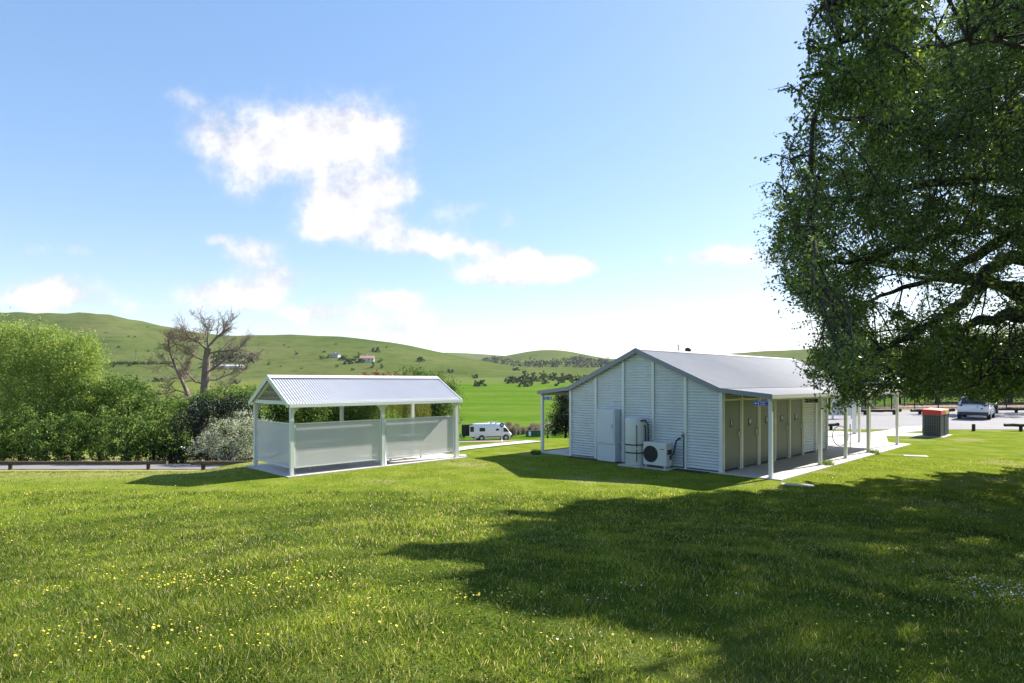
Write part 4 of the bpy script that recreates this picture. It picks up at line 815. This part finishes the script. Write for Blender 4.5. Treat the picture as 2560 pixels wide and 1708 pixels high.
d = find_d(573,921); x = (573-1280)/F*d; o = empty('farm_shed', (x,d,Z(x,d))); tag(o, 'long low silver shed roof behind the dead tree', 'shed')
MB().b2((-11,-4,-.5),(11,4,1.6)).build('wall', M['housew'], o); MB().prism([(-4.6,1.6),(4.6,1.6),(0,2.9)], Matrix.Translation((-11.5,0,0)) @ Matrix(((0,0,1,0),(1,0,0,0),(0,1,0,0),(0,0,0,1))), 23).build('roof', M['silver'], o)
for i,(px,py,s,k) in enumerate(((805,895,2.2,1),(820,893,2.0,1),(858,898,2.4,0),(872,907,3.3,0),(885,900,2.8,1),(895,893,2.6,1),(903,905,2.4,0),(950,903,2.3,1),(930,917,2.4,2),(955,918,1.8,2),(862,893,2.0,1))):
    d = find_d(px,py+3); put(fb[k], 'farm_tree', px, d, s*d/480, 'bushy tree among the farm buildings on the far slope', 'tree', 'trees around the farmhouses')
for px, py in ((738,905),(340,905)):
    d = find_d(px,py); x = (px-1280)/F*d; o = empty('power_pole', (x,d,Z(x,d))); tag(o, 'thin power pole standing in the field %s' % ('left of the farmhouses' if px > 500 else 'by the row of shrubs'), 'power pole')
    MB().tube([(0,0,-.5),(0,0,10)], .22, 6).build('pole', M['timber'], o); MB().b2((-1.2,-.1,9),(1.2,.1,9.25)).build('crossarm', M['timber'], o)

# trees beyond the car park
bt = [(2060,80,4.2,'leafy tree beyond the car park behind the far verandah posts'),(2150,76,4.6,'leafy tree behind the playground fence left of the bins'),(2235,82,5.0,'tall leafy tree behind the fence above the bins'),(2330,74,4.4,'backlit leafy tree between the bins and the white car'),(2420,80,5.2,'large backlit tree directly behind the white car'),(2510,74,4.8,'leafy tree behind the fence at the right edge'),(2610,78,5.4,'leafy tree just past the right edge beyond the car park'),(2720,76,5.4,'large leafy tree outside the right edge of the lawn')]
for tx, ty, r_, lb in ((40.5,50.2,3.6,'tree growing just beyond the white car and shading it'),(48.5,52.5,4.2,'tree between the car park and the fence at the right edge'),(31.0,53.6,3.1,'tree standing by the log barrier behind the bins')):
    bush('shade_tree', [(tx,ty,5.2,r_,r_*.9,1.9),(tx-r_*.5,ty,4.2,r_*.6,r_*.6,1.3),(tx+r_*.5,ty+.4,4.5,r_*.6,r_*.6,1.4),(tx,ty,6.3,r_*.6,r_*.6,1.2)], 15000, .16, M['back'], lb, 'tree', 'trees beyond the car park', part='crown', trunk=.22, shell=.3)
for i,(px,d,r,lb) in enumerate(bt):
    z = 3.6+(.5 if i%2 else 0); x = (px-1280)/F*d
    bl = [(x,d,z,r*.8,r*.7,r*.55),(x-r*.3,d-2,1.7,r*.55,r*.4,1.2),(x+r*.45,d-1.5,1.9,r*.5,r*.4,1.3),(x-r*.5,d-1,z-1.2,r*.5,r*.5,r*.42),(x+r*.5,d+.5,z-.8,r*.55,r*.5,r*.45),(x+r*.1,d,z+r*.45,r*.5,r*.5,r*.35)]
    bush('park_tree', bl, 17000, .26, M['back'] if i%2 else M['lgrn'], lb, 'tree', 'trees beyond the car park', part='crown', trunk=.28, shell=.35)
q = at_d(2225, 66); o = empty('playground_hut', (q[0],q[1],Z(*q))); tag(o, 'dark green and brown play structure behind the black fence', 'play structure')
for a_ in (-1,1):
    for b_ in (-1,1): MB().tube([(a_*1.1,b_*.8,0),(a_*1.1,b_*.8,3)], .07).build('post', M['green'], o)
MB().prism([(-1.2,0),(1.2,0),(0,.8)], Matrix.Translation((-1.3,0,2.6)) @ Matrix(((0,0,1,0),(1,0,0,0),(0,1,0,0),(0,0,0,1))), 2.6).build('roof', M['green'], o); MB().b2((-1.1,-.8,1.1),(1.1,.8,1.2)).build('deck', M['timber'], o)
for s in (-1,1): MB().b2((-1.1,s*.8-.02,1.2),(1.1,s*.8+.02,1.8)).build('side_panel', mat('maroon_panel', (.12,.03,.03), .5), o)
q = at_d(2170, 62); o = empty('far_shade_shelter', (q[0],q[1],Z(*q)), .3); tag(o, 'pale flat roofed shelter glimpsed through leaves beyond the car park', 'shelter')
MB().box((0,0,2.65),(4.4,3,.14)).build('roof', M['trim'], o)
for a_ in (-2,2):
    for b_ in (-1.3,1.3): MB().b2((a_-.06,b_-.06,0),(a_+.06,b_+.06,2.58)).build('post', M['trim'], o)
q = G(2118,1062); o = empty('information_board', (q[0]+3,q[1]+6,0), .2); tag(o, 'pale beige board on two posts beyond the end of the verandah', 'board')
MB().b2((-.75,-.04,.3),(.75,.04,2.1)).build('board_face', M['cream'], o); 
for a_ in (-.8,.8): MB().b2((a_-.05,-.05,0),(a_+.05,.05,2.3)).build('post', M['trim'], o)
q = G(2136,1086); o = empty('light_post', (q[0],q[1],0.018)); tag(o, 'slim white square post standing on the path past the verandah', 'post')
MB().b2((-.07,-.07,0),(.07,.07,2.55)).build('shaft', M['trim'], o); MB().b2((-.12,-.12,0),(.12,.12,.02)).build('base_plate', M['galv'], o)

# ------------------------------------------------------------------ the big elm on the right
SIL = [(2053,-10),(2015,65),(2020,130),(1992,200),(1983,262),(1962,330),(1948,400),(1952,436),(1905,498),(1942,545),(1936,600),(1910,638),(1950,668),(1962,720),(2000,755),(2040,792),(2050,830),(2028,872),(2006,925),(2030,960),(2046,1008),(2075,1030),(2100,1040),(2122,1002),(2150,1008),(2180,1018),(2200,985),(2260,980),(2300,1002),(2340,985),(2400,985),(2440,1000),(2480,1012),(2520,985),(2600,975),(4000,960)]
# lit/shade boundary of the elm shadow on the lawn, as photo points on the ground
SHP = [(2700,1168),(2560,1174),(2300,1192),(2060,1213),(1950,1220),(1800,1236),(1608,1246),(1398,1263),(1302,1285),(1264,1334),(1130,1372),(965,1407),(1060,1425),(1110,1456),(1245,1492),(1398,1533),(1455,1583),(1704,1598),(1800,1640),(1660,1665),(1640,1712),(900,1900),(-700,1900)]
def ungr(px, py):                          # photo point to the real, slightly sloping lawn
    lo = 1.; ds = np.geomspace(1.2, 60, 900); z = zg((px-1280)/F*ds, ds); yy = HZ-(z-CH)/ds*F; k = int(np.argmin(np.abs(yy-py))); return ((px-1280)/F*ds[k], ds[k])
SHG = np.array([ungr(p, q) for p, q in SHP])
SHG = np.vstack([[60, SHG[0][1]+2], SHG, [-30, 2.6], [-30, -20], [60, -20]])
def inpoly(P, poly):
    x, y = P[:,0], P[:,1]; c = np.zeros(len(P), bool); n = len(poly)
    for i in range(n):
        x1, y1 = poly[i]; x2, y2 = poly[(i+1)%n]
        if y1 == y2: continue
        m_ = ((y1 > y) != (y2 > y)) & (x < (x2-x1)*(y-y1)/(y2-y1)+x1); c ^= m_
    return c
SILP = np.array(SIL+[(4000,-10)], float)
def allowed(P, jit=0.0):
    px = 1280+P[:,0]/P[:,1]*F; py = HZ-(P[:,2]-CH)/P[:,1]*F
    if jit: px = px+rng.normal(size=len(P))*jit; py = py+rng.normal(size=len(P))*jit
    vis = (py > -10)&(P[:,1] > 1)
    a = np.where(vis & (px < 2700), inpoly(np.column_stack([px,py]), SILP), (px > 2060))
    kx, ky = sdir.x/sdir.z, sdir.y/sdir.z; h = P[:,2]; gx, gy = P[:,0]-kx*h, P[:,1]-ky*h
    for _ in range(3): h = P[:,2]-zg(gx,gy); gx, gy = P[:,0]-kx*h, P[:,1]-ky*h
    wx = .32*np.sin(gy*2.9+gx*.7)+.22*np.sin(gx*4.7+1.3)+.16*np.sin(gy*8.3+gx*3); wy = .30*np.sin(gx*2.3+.5)+.2*np.sin(gx*6.1+gy*2)+.12*np.sin(gx*11); gx = gx+wx; gy = gy+wy-.15
    s = inpoly(np.column_stack([gx+rng.normal(size=len(P))*(jit*.004), gy]), SHG)
    return a & s & (P[:,2] > 1.9)
def big_tree():
    TB = Vector((15.6, 15.2, 0)); o = empty('elm_tree', TB); tag(o, 'huge leafy tree filling the right side and overhanging the verandah', 'tree')
    def at(px, py, d): return W(px, py, d)
    fork = Vector((15.4,15.0,3.2))
    limbs = [[(2600,640,14.8),(2510,650,14.3),(2440,715,14),(2385,775,13.6),(2300,822,13.2),(2215,868,13),(2140,900,12.8),(2075,945,12.6)],
             [(2600,500,14.5),(2500,500,14),(2430,560,13.5),(2330,600,13),(2200,640,12.6),(2080,660,12.4),(1975,650,12.2)],
             [(2620,420,14.5),(2500,440,14),(2380,450,13.4),(2250,470,12.8),(2100,500,12.3),(1960,500,12)],
             [(2900,200,11),(2700,150,8.6),(2480,100,7.2),(2320,110,6.6),(2200,120,6.3),(2100,110,6.1)],
             [(2600,800,14.8),(2520,790,14.3),(2450,800,14),(2380,860,13.6),(2330,910,13.2),(2250,930,13)],
             [(2640,360,14.6),(2500,340,13.4),(2350,335,12),(2200,310,10.6),(2090,290,9.8),(2010,300,9.4)],
             [(2640,330,14.6),(2500,290,14),(2400,240,13.6),(2330,200,13.2)],
             [(2640,820,13.8),(2560,850,13),(2500,900,12.4),(2450,950,12)],
             [(2560,560,15.5),(2450,640,16),(2330,700,16.5),(2200,740,16.8),(2100,770,16.5)]]
    pts = []; wood_ = MB()
    wood_.tube([TB-Vector((0,0,.3)), TB+Vector((0,0,1.2)), fork], [.62,.5,.46], 16)
    wood_.tube([fork, fork+Vector((.3,.3,3)), fork+Vector((.6,0,6.5)), fork+Vector((0,.5,9.5))], [.4,.3,.2,.06], 12)
    for L_ in limbs:
        P = [fork]+[at(*q) for q in L_]; r0 = .26 if L_[-1][2] > 8.7 else .06; Q = []; n = len(P)
        for i in range(n-1):
            for k in range(4):
                t = k/4; Q.append(P[i].lerp(P[i+1], t)+Vector((random.gauss(0,.035),random.gauss(0,.05),random.gauss(0,.04)))*(1 if (i+k) else 0))
        Q.append(P[-1]); wood_.tube(Q, [max(r0*(1-(i/len(Q))**.7),.02) for i in range(len(Q))], 10); pts += [(q, max(r0*(1-(i/len(Q))**.7),.02)) for i, q in enumerate(Q)][3:]
    for a_ in range(7):   # limbs away from the camera side
        an = R(-70+a_*42); e = fork+Vector((cos(an)*5.5, sin(an)*5.5, random.uniform(2,6))); m1 = fork.lerp(e,.5)+Vector((0,0,.8)); wood_.tube([fork, m1, e], [.22,.14,.04], 8); pts += [(m1,.14),(e,.04),(m1.lerp(e,.5),.08)]
    # clumps of foliage
    N_ = 95000; C = np.column_stack([rng.uniform(1.5,26,N_), rng.uniform(4.2,25,N_), rng.uniform(1.9,17.5,N_)])
    e = ((C[:,0]-14.5)/9.8)**2+((C[:,1]-14.6)/8.6)**2+((C[:,2]-8.0)/8.6)**2
    e2 = ((C[:,0]-8.5)/6.5)**2+((C[:,1]-8.6)/4.6)**2+((C[:,2]-9.5)/5.2)**2
    e = np.where(e < 1, e, np.where(e2 < 1, .8, 2)); C = C[(e < 1)&(e > .12)]; e = e[(e < 1)&(e > .12)]
    keep = allowed(C) & (rng.uniform(0,1,len(C)) < .25+.75*e) ; C = C[keep]; print('elm clump candidates', len(C))
    px = 1280+C[:,0]/C[:,1]*F; infr = (px < 2750)&(HZ-(C[:,2]-CH)/C[:,1]*F > -250)
    Ci = C[infr][:2500]; Co = C[~infr][:2300]; print(len(C[infr]))
    # gaps of sky near the limbs at the right
    gx = 1280+Ci[:,0]/Ci[:,1]*F; gy = HZ-(Ci[:,2]-CH)/Ci[:,1]*F
    gap4 = ((gx-2200)/60)**2+((gy-820)/35)**2 < 1; gap5 = ((gx-2130)/40)**2+((gy-560)/40)**2 < 1; Ci = Ci[~((gap4|gap5) & (rng.uniform(0,1,len(Ci)) < .7))]; gx = 1280+Ci[:,0]/Ci[:,1]*F; gy = HZ-(Ci[:,2]-CH)/Ci[:,1]*F
    gap = ((gx-2480)/130)**2+((gy-700)/140)**2 < 1; gap2 = ((gx-2270)/110)**2+((gy-725)/60)**2 < 1; gap3 = ((gx-2400)/130)**2+((gy-470)/70)**2 < 1
    Ci = Ci[~(gap & (rng.uniform(0,1,len(Ci)) < .8)) & ~(gap2 & (rng.uniform(0,1,len(Ci)) < .7)) & ~(gap3 & (rng.uniform(0,1,len(Ci)) < .6))]
    E = []                                   # extra twigs reaching out along the crown's outer edge
    for k in range(26):
        n_ = 3000; yy_ = rng.uniform(4.6,17,n_); pxx = rng.uniform(1900,2330,n_); pyy = rng.uniform(-120,900,n_); c_ = np.column_stack([(pxx-1280)/F*yy_, yy_, CH+(HZ-pyy)/F*yy_]); ed = np.interp(pyy, [-120,65,262,436,498,600,700,755,830,925], [2040,2015,1985,1955,1920,1930,1960,2005,2045,2015]); c_ = c_[(pxx > ed)&(pxx < ed+np.where(pyy < 260, 260, 110))]; c_ = c_[allowed(c_)]; E.append(c_)
    E = np.vstack(E); ee = HZ-(E[:,2]-CH)/E[:,1]*F; print('edge', len(E), (ee < 260).sum()); E = np.vstack([E[ee < 260][:230], E[ee >= 260][:130]]); Ci = np.vstack([Ci, E])
    base = np.array([p[0][:] for p in pts]); br_ = np.array([p[1] for p in pts]); allP = []; tws = []; segs = []
    Cs = np.vstack([Ci, Co]); big_ = np.r_[np.ones(len(Ci)), np.full(len(Co), 1.9)]
    dist = np.array([np.sqrt(((c-base)**2).sum(1)).min() for c in Cs]); order = np.argsort(dist); Cs = Cs[order]; big_ = big_[order]; dist = dist[order]
    nb = len(base); nodes = np.vstack([base, Cs]); par = np.full(len(nodes), -1); nd = np.r_[np.zeros(nb), np.ones(len(Cs))]; path = np.r_[np.zeros(nb), dist]
    for k in range(len(Cs)):
        dd = np.sqrt(((nodes[:nb+k]-Cs[k])**2).sum(1)); cost = dd*(1+.06*dd)+4*(np.abs(nodes[:nb+k,1]-Cs[k,1]) > 1.7)+.8*np.r_[np.zeros(nb), path[nb:nb+k]]; q = int(np.argmin(cost)); par[nb+k] = q; path[nb+k] = path[q]+dd[q]
    for k in range(len(nodes)-1, nb-1, -1): nd[par[k]] += nd[k]
    for k in range(nb, len(nodes)):
        c = nodes[k]; q = par[k]; b = Vector(nodes[q]); cc = Vector(c); L_ = (cc-b).length; r = min(.0065*math.sqrt(nd[k])+.003, .02); r0 = min(r*1.25, (br_[q] if q < nb else .0065*math.sqrt(nd[q])+.003))
        mid = b.lerp(cc,.5)+Vector((random.gauss(0,.06),random.gauss(0,.06),.10+random.gauss(0,.04)))*L_; segs.append((b, mid, cc, r0, r))
        dirn = (cc-b).normalized()+Vector((-.1,-.06,-.25)); dirn.normalize(); big = big_[k-nb]; nl = 145 if big == 1 else 60
        for tI in range(5):
            d3 = Vector((random.gauss(0,1),random.gauss(0,1),random.gauss(-.1,.7))).normalized()*.65+dirn*.6; d3.normalize(); ln = random.uniform(.3,.75)*big**.3*min(1, c[1]/11); m_ = nl//5
            s = rng.uniform(0,1,m_)[:,None]; st = cc
            if big == 1: tws.append((st, st+d3*ln*.9-Vector((0,0,.08)), st+d3*ln*1.15))
            q_ = np.array(st[:])+np.array(d3[:])*s*ln+rng.normal(size=(m_,3))*.05*(1+s)*big; q_[:,2] -= (s[:,0]**2)*.10; allP.append(np.column_stack([q_, np.full(m_, big)]))
    mok = allowed(np.array([list(t[1]) for t in segs]))
    for t, k_ in zip(segs, mok):
        pxs = 1280+t[2].x/t[2].y*F
        if k_ and (t[0]-t[2]).length < 3.2 and not (pxs < 2200 and (abs(t[0].y-t[2].y) > 1.6 or (t[0]-t[2]).length > 2.2)): wood_.tube([t[0], t[1], t[2]], [t[3], t[4]*1.1, t[4]], 4, cap=False)
    tok = allowed(np.array([list(t[2]) for t in tws]))
    for t, k_ in zip(tws, tok):
        if k_: wood_.tube([t[0], t[1]], [.005,.002], 3, cap=False)
    spr = []; sx = 1280+Cs[:,0]/Cs[:,1]*F; sy = HZ-(Cs[:,2]-CH)/Cs[:,1]*F; sex = np.interp(sy, [-120,65,262,436,498,600,700,755,830,925], [2045,2015,1983,1952,1915,1925,1955,2000,2045,2010])
    cand = np.where((sx-sex > 5)&(sx-sex < 110)&(sy < 990)&(sy > -100))[0]; rng.shuffle(cand)
    for k in cand[:210]:                     # single leafy shoots that stick out beyond the crown
        c = Vector(Cs[k]); sc_ = c.y/12; d_ = Vector((-1, random.gauss(0,.3), random.gauss(.12,.4))).normalized(); ln = random.uniform(.3,.65)*sc_*(1 if 150 < sy[k] < 850 else .75); e_ = c+d_*ln+Vector((0,0,-.1*ln))
        wood_.tube([c, c+d_*ln*.5+Vector((0,0,.03)), e_], [.007,.005,.002], 3, cap=False)
        m_ = int(42*ln/sc_); q_ = rng.uniform(0,1,m_)[:,None]; spr.append(np.array(c[:])+np.array((e_-c)[:])*q_+rng.normal(size=(m_,3))*.045*sc_)
    spr = np.concatenate(spr)
    A_ = np.concatenate(allP); ok = allowed(A_[:,:3], 7)
    # thin the leaves towards the outer edge so that separate sprays reach out past airy gaps
    lx = 1280+A_[:,0]/A_[:,1]*F; ly = HZ-(A_[:,2]-CH)/A_[:,1]*F; ex = np.interp(ly, [-120,65,262,436,498,600,700,755,830,925], [2045,2015,1983,1952,1915,1925,1955,2000,2045,2010])
    q3 = A_[:,:3]; ns = np.sin(q3[:,2]*5.1+np.sin(q3[:,0]*3.3)*1.2)+.8*np.sin(q3[:,2]*9.7+q3[:,1]*4.1)+.7*np.sin(q3[:,2]*2.3+q3[:,0]*2.9)
    keep_p = np.clip((lx-ex+30+50*ns)/150, 0.04, 1)**.9; ok &= (rng.uniform(0,1,len(A_)) < np.where(ly > 1000, 1, keep_p)); A_ = np.vstack([A_[ok], np.column_stack([spr, np.ones(len(spr))])])
    ppx = 1280+A_[:,0]/A_[:,1]*F
    P = A_[:,:3]; n = len(P); print('elm leaves', n)
    a = rng.normal(size=(n,3)); a[:,2] -= .5; a /= np.linalg.norm(a,axis=1)[:,None]; b = rng.normal(size=(n,3)); b[:,2] += .2; b -= a*(a*b).sum(1)[:,None]; b /= np.linalg.norm(b,axis=1)[:,None]
    s = (.078*A_[:,3]*np.clip(A_[:,1]/12.5,.55,1.1)*rng.uniform(.65,1.25,n))[:,None]
    v = np.stack([P-a*s*.5, P-b*s*.26, P+a*s*.5, P+b*s*.26], 1).reshape(-1,3)-np.array(TB[:])
    npmesh('crown', v, np.arange(4*n).reshape(-1,4), M['leaf'], o, rnd=rng.uniform(0,1,n))
    w_ = wood_.build('trunk', M['bark'], o); w_.location = -TB
big_tree()

# ------------------------------------------------------------------ grass, weeds and flowers
def blocked(x, y):
    q = np.column_stack([x-P0[0], y-P0[1]]); a = q@U; b = q@V; r = (a > -.3)&(a < 13.35)&(b > -1.77)&(b < 7.2)
    q = np.column_stack([x-S0[0], y-S0[1]]); a = q@U; b = q@V; r |= (a > -.2)&(a < 6.27)&(b > -.22)&(b < 2.97)
    return r
def grass():
    vs = []; rn = []
    for y0, y1, dens, h, wd in ((2.9,5,5600,.042,.0042),(5,7.5,3300,.042,.006),(7.5,11,1600,.045,.009),(11,14.5,700,.045,.012),(14.5,21,500,.022,.011)):
        n = int(.88*(y1*y1-y0*y0)*dens); y = np.sqrt(rng.uniform(y0*y0,y1*y1,n)); x = rng.uniform(-.88,.88,n)*y; n0 = n
        k = ~blocked(x,y); x = x[k]; y = y[k]; n = len(x)
        tuft = np.clip(.72+.5*nse(x,y,.16,2)+.4*nse(x,y,.45,7)+.35*nse(x,y,1.7,4)+.3*rng.normal(size=n), .15, 1.7); hh = h*tuft
        a = rng.uniform(0,2*pi,n); w_ = wd*rng.uniform(.6,1.4,n); lean = rng.uniform(.1,1.1,n)*hh; la = rng.uniform(0,2*pi,n)
        z = zg(x,y)-.004; dx, dy = np.cos(a)*w_/2, np.sin(a)*w_/2; tx, ty = x+np.cos(la)*lean, y+np.sin(la)*lean
        q = np.stack([np.column_stack([x-dx,y-dy,z]), np.column_stack([x+dx,y+dy,z]), np.column_stack([tx+dx*.45,ty+dy*.45,z+hh]), np.column_stack([tx-dx*.45,ty-dy*.45,z+hh])], 1)
        vs.append(q.reshape(-1,3)); rn.append(rng.uniform(0,1,n))
    V_ = np.concatenate(vs); print('blades', len(V_)//4)
    o = npmesh('grass', V_, np.arange(len(V_)).reshape(-1,4), M['grass'], rnd=np.concatenate(rn)); tag(o, 'rough green grass covering the foreground lawn', 'grass', kind='stuff')
grass()
M['weed'] = foliage('clover_leaves', (.04,.09,.012), (.13,.20,.028), spec=.12, transl=.45, tv=1.6, clump=.8, cscale=1.5)
def weeds():
    n = 170000; y = np.sqrt(rng.uniform(9,14.5**2,n)); x = rng.uniform(-.88,.88,n)*y; m_ = nse(x,y,.9,8)+.7*nse(x,y,2.6,3)+.4*rng.normal(size=n) > .55; x = x[m_]; y = y[m_]; n = len(x)
    z = zg(x,y)+rng.uniform(.015,.055,n); P = np.column_stack([x,y,z]); a = rng.normal(size=(n,3)); a[:,2] *= .35; a /= np.linalg.norm(a,axis=1)[:,None]; b = np.cross(a, np.array([0,0,1.])+rng.normal(size=(n,3))*.25); b /= np.linalg.norm(b,axis=1)[:,None]
    s = rng.uniform(.007,.017,n)[:,None]; v = np.stack([P-a*s,P-b*s*.7,P+a*s,P+b*s*.7],1).reshape(-1,3)
    tag(npmesh('clover', v, np.arange(4*n).reshape(-1,4), M['weed'], rnd=rng.uniform(0,1,n)), 'patches of broad-leaved clover and weeds among the grass', 'ground cover', kind='stuff')
weeds()
def flowers(name, centres, m, label, rad=.009, petals=6):
    pts = []
    for px, py, sx, sy, k in centres:
        for _ in range(int(k*(1.7 if rad > .0085 and m is M['petal'] else .8))):
            a, b = random.gauss(px,sx), random.gauss(py,sy)
            if b < 1190: continue
            d = 1.0; x, y = ungr(a, b)
            if not blocked(np.array([x]),np.array([y]))[0]: pts.append((x,y))
    vs = []; fs = []
    for x, y in pts:
        z = Z(x,y)+random.uniform(.03,.065); r = rad*random.uniform(.6,1.35)*(1+max(0,y-6)*.05); tx, ty = random.gauss(0,.3), random.gauss(-.15,.3); o = len(vs); vs.append((x,y,z))
        for k in range(petals*2):
            t = pi*k/petals; q = r*(1 if k%2 else .62); vs.append((x+q*cos(t),y+q*sin(t),z+q*(tx*cos(t)+ty*sin(t))+r*.25))
        for k in range(petals*2): fs.append((o, o+1+k, o+1+(k+1)%(petals*2)))
    me = npmesh(name, vs, fs, m); tag(me, label, 'flowers', kind='stuff')
flowers('yellow_flowers', [(500,1450,230,18,150),(480,1460,90,10,60),(650,1420,200,40,70),(100,1350,120,30,60),(150,1600,180,60,70),(450,1610,180,40,60),(800,1470,120,35,70),(1180,1500,80,8,35),(1350,1500,60,5,16),(950,1540,150,40,40),(700,1250,350,20,50),(1250,1250,150,8,40),(100,1230,150,15,90),(1300,1620,200,40,14),(2130,1540,120,20,26),(2350,1520,120,20,26),(2480,1620,120,40,24),(2200,1660,150,30,14),(2150,1196,180,6,60),(2400,1190,150,6,80)], M['petal'], 'small yellow daisy-like flowers dotted through the grass')
flowers('white_daisies', [(2320,1420,60,14,40),(2400,1460,50,12,50),(2520,1480,60,18,120),(2540,1500,60,12,80),(1985,1400,25,15,22),(2060,1375,40,6,14),(1560,1480,50,8,16),(1500,1510,30,6,10),(420,1400,300,60,14),(300,1300,300,40,20),(2480,1195,90,6,60),(1830,1500,60,5,5),(1440,1620,50,15,6),(480,1215,120,10,15)], M['daisy'], 'small white daisies scattered in the shaded grass', .0085)
def tuft(px, py, r, n, label):
    x, y = G(px,py); m = n; a = rng.uniform(0,2*pi,m); rq = r*.7*np.sqrt(rng.uniform(0,1,m)); aq = rng.uniform(0,2*pi,m); bx = rq*np.cos(aq); by = rq*np.sin(aq); l = rng.uniform(.02,.12,m); h = rng.uniform(.06,.2,m); w_ = .009
    tx, ty = bx+np.cos(a)*l, by+np.sin(a)*l; z0 = np.zeros(m)
    q = np.stack([np.column_stack([bx-w_,by,z0]),np.column_stack([bx+w_,by,z0]),np.column_stack([tx+w_*.3,ty,h]),np.column_stack([tx-w_*.3,ty,h])],1).reshape(-1,3)
    o = npmesh('grass_tuft', q, np.arange(4*m).reshape(-1,4), M['hedge'], rnd=rng.uniform(0,1,m)); o.location = (x,y,Z(x,y)); tag(o, label, 'grass tuft')
tuft(2066,1164,.3,260,'tuft of long grass at the foot of the second verandah post'); tuft(1340,1136,.25,220,'dark tuft of grass at the foot of the left verandah post'); tuft(1700,1163,.25,200,'weedy tuft of grass beside the tap'); tuft(2185,1135,.25,160,'tuft of grass beside the thick double verandah post')

# ------------------------------------------------------------------ air between the camera and the far hills
hm = bpy.data.materials.new('haze_air'); hm.use_nodes = True; hN = hm.node_tree.nodes; hL = hm.node_tree.links; hN.clear()
ho = hN.new('ShaderNodeOutputMaterial'); hv = hN.new('ShaderNodeVolumePrincipled'); hv.inputs['Color'].default_value = (.86,.92,1,1); hv.inputs['Density'].default_value = .00005; hv.inputs['Anisotropy'].default_value = .3; hL.new(hv.outputs[0], ho.inputs['Volume'])
hz = MB().b2((-3800,-3800,-9.5),(3800,3800,185)).build('haze', hm); tag(hz, kind='stuff')
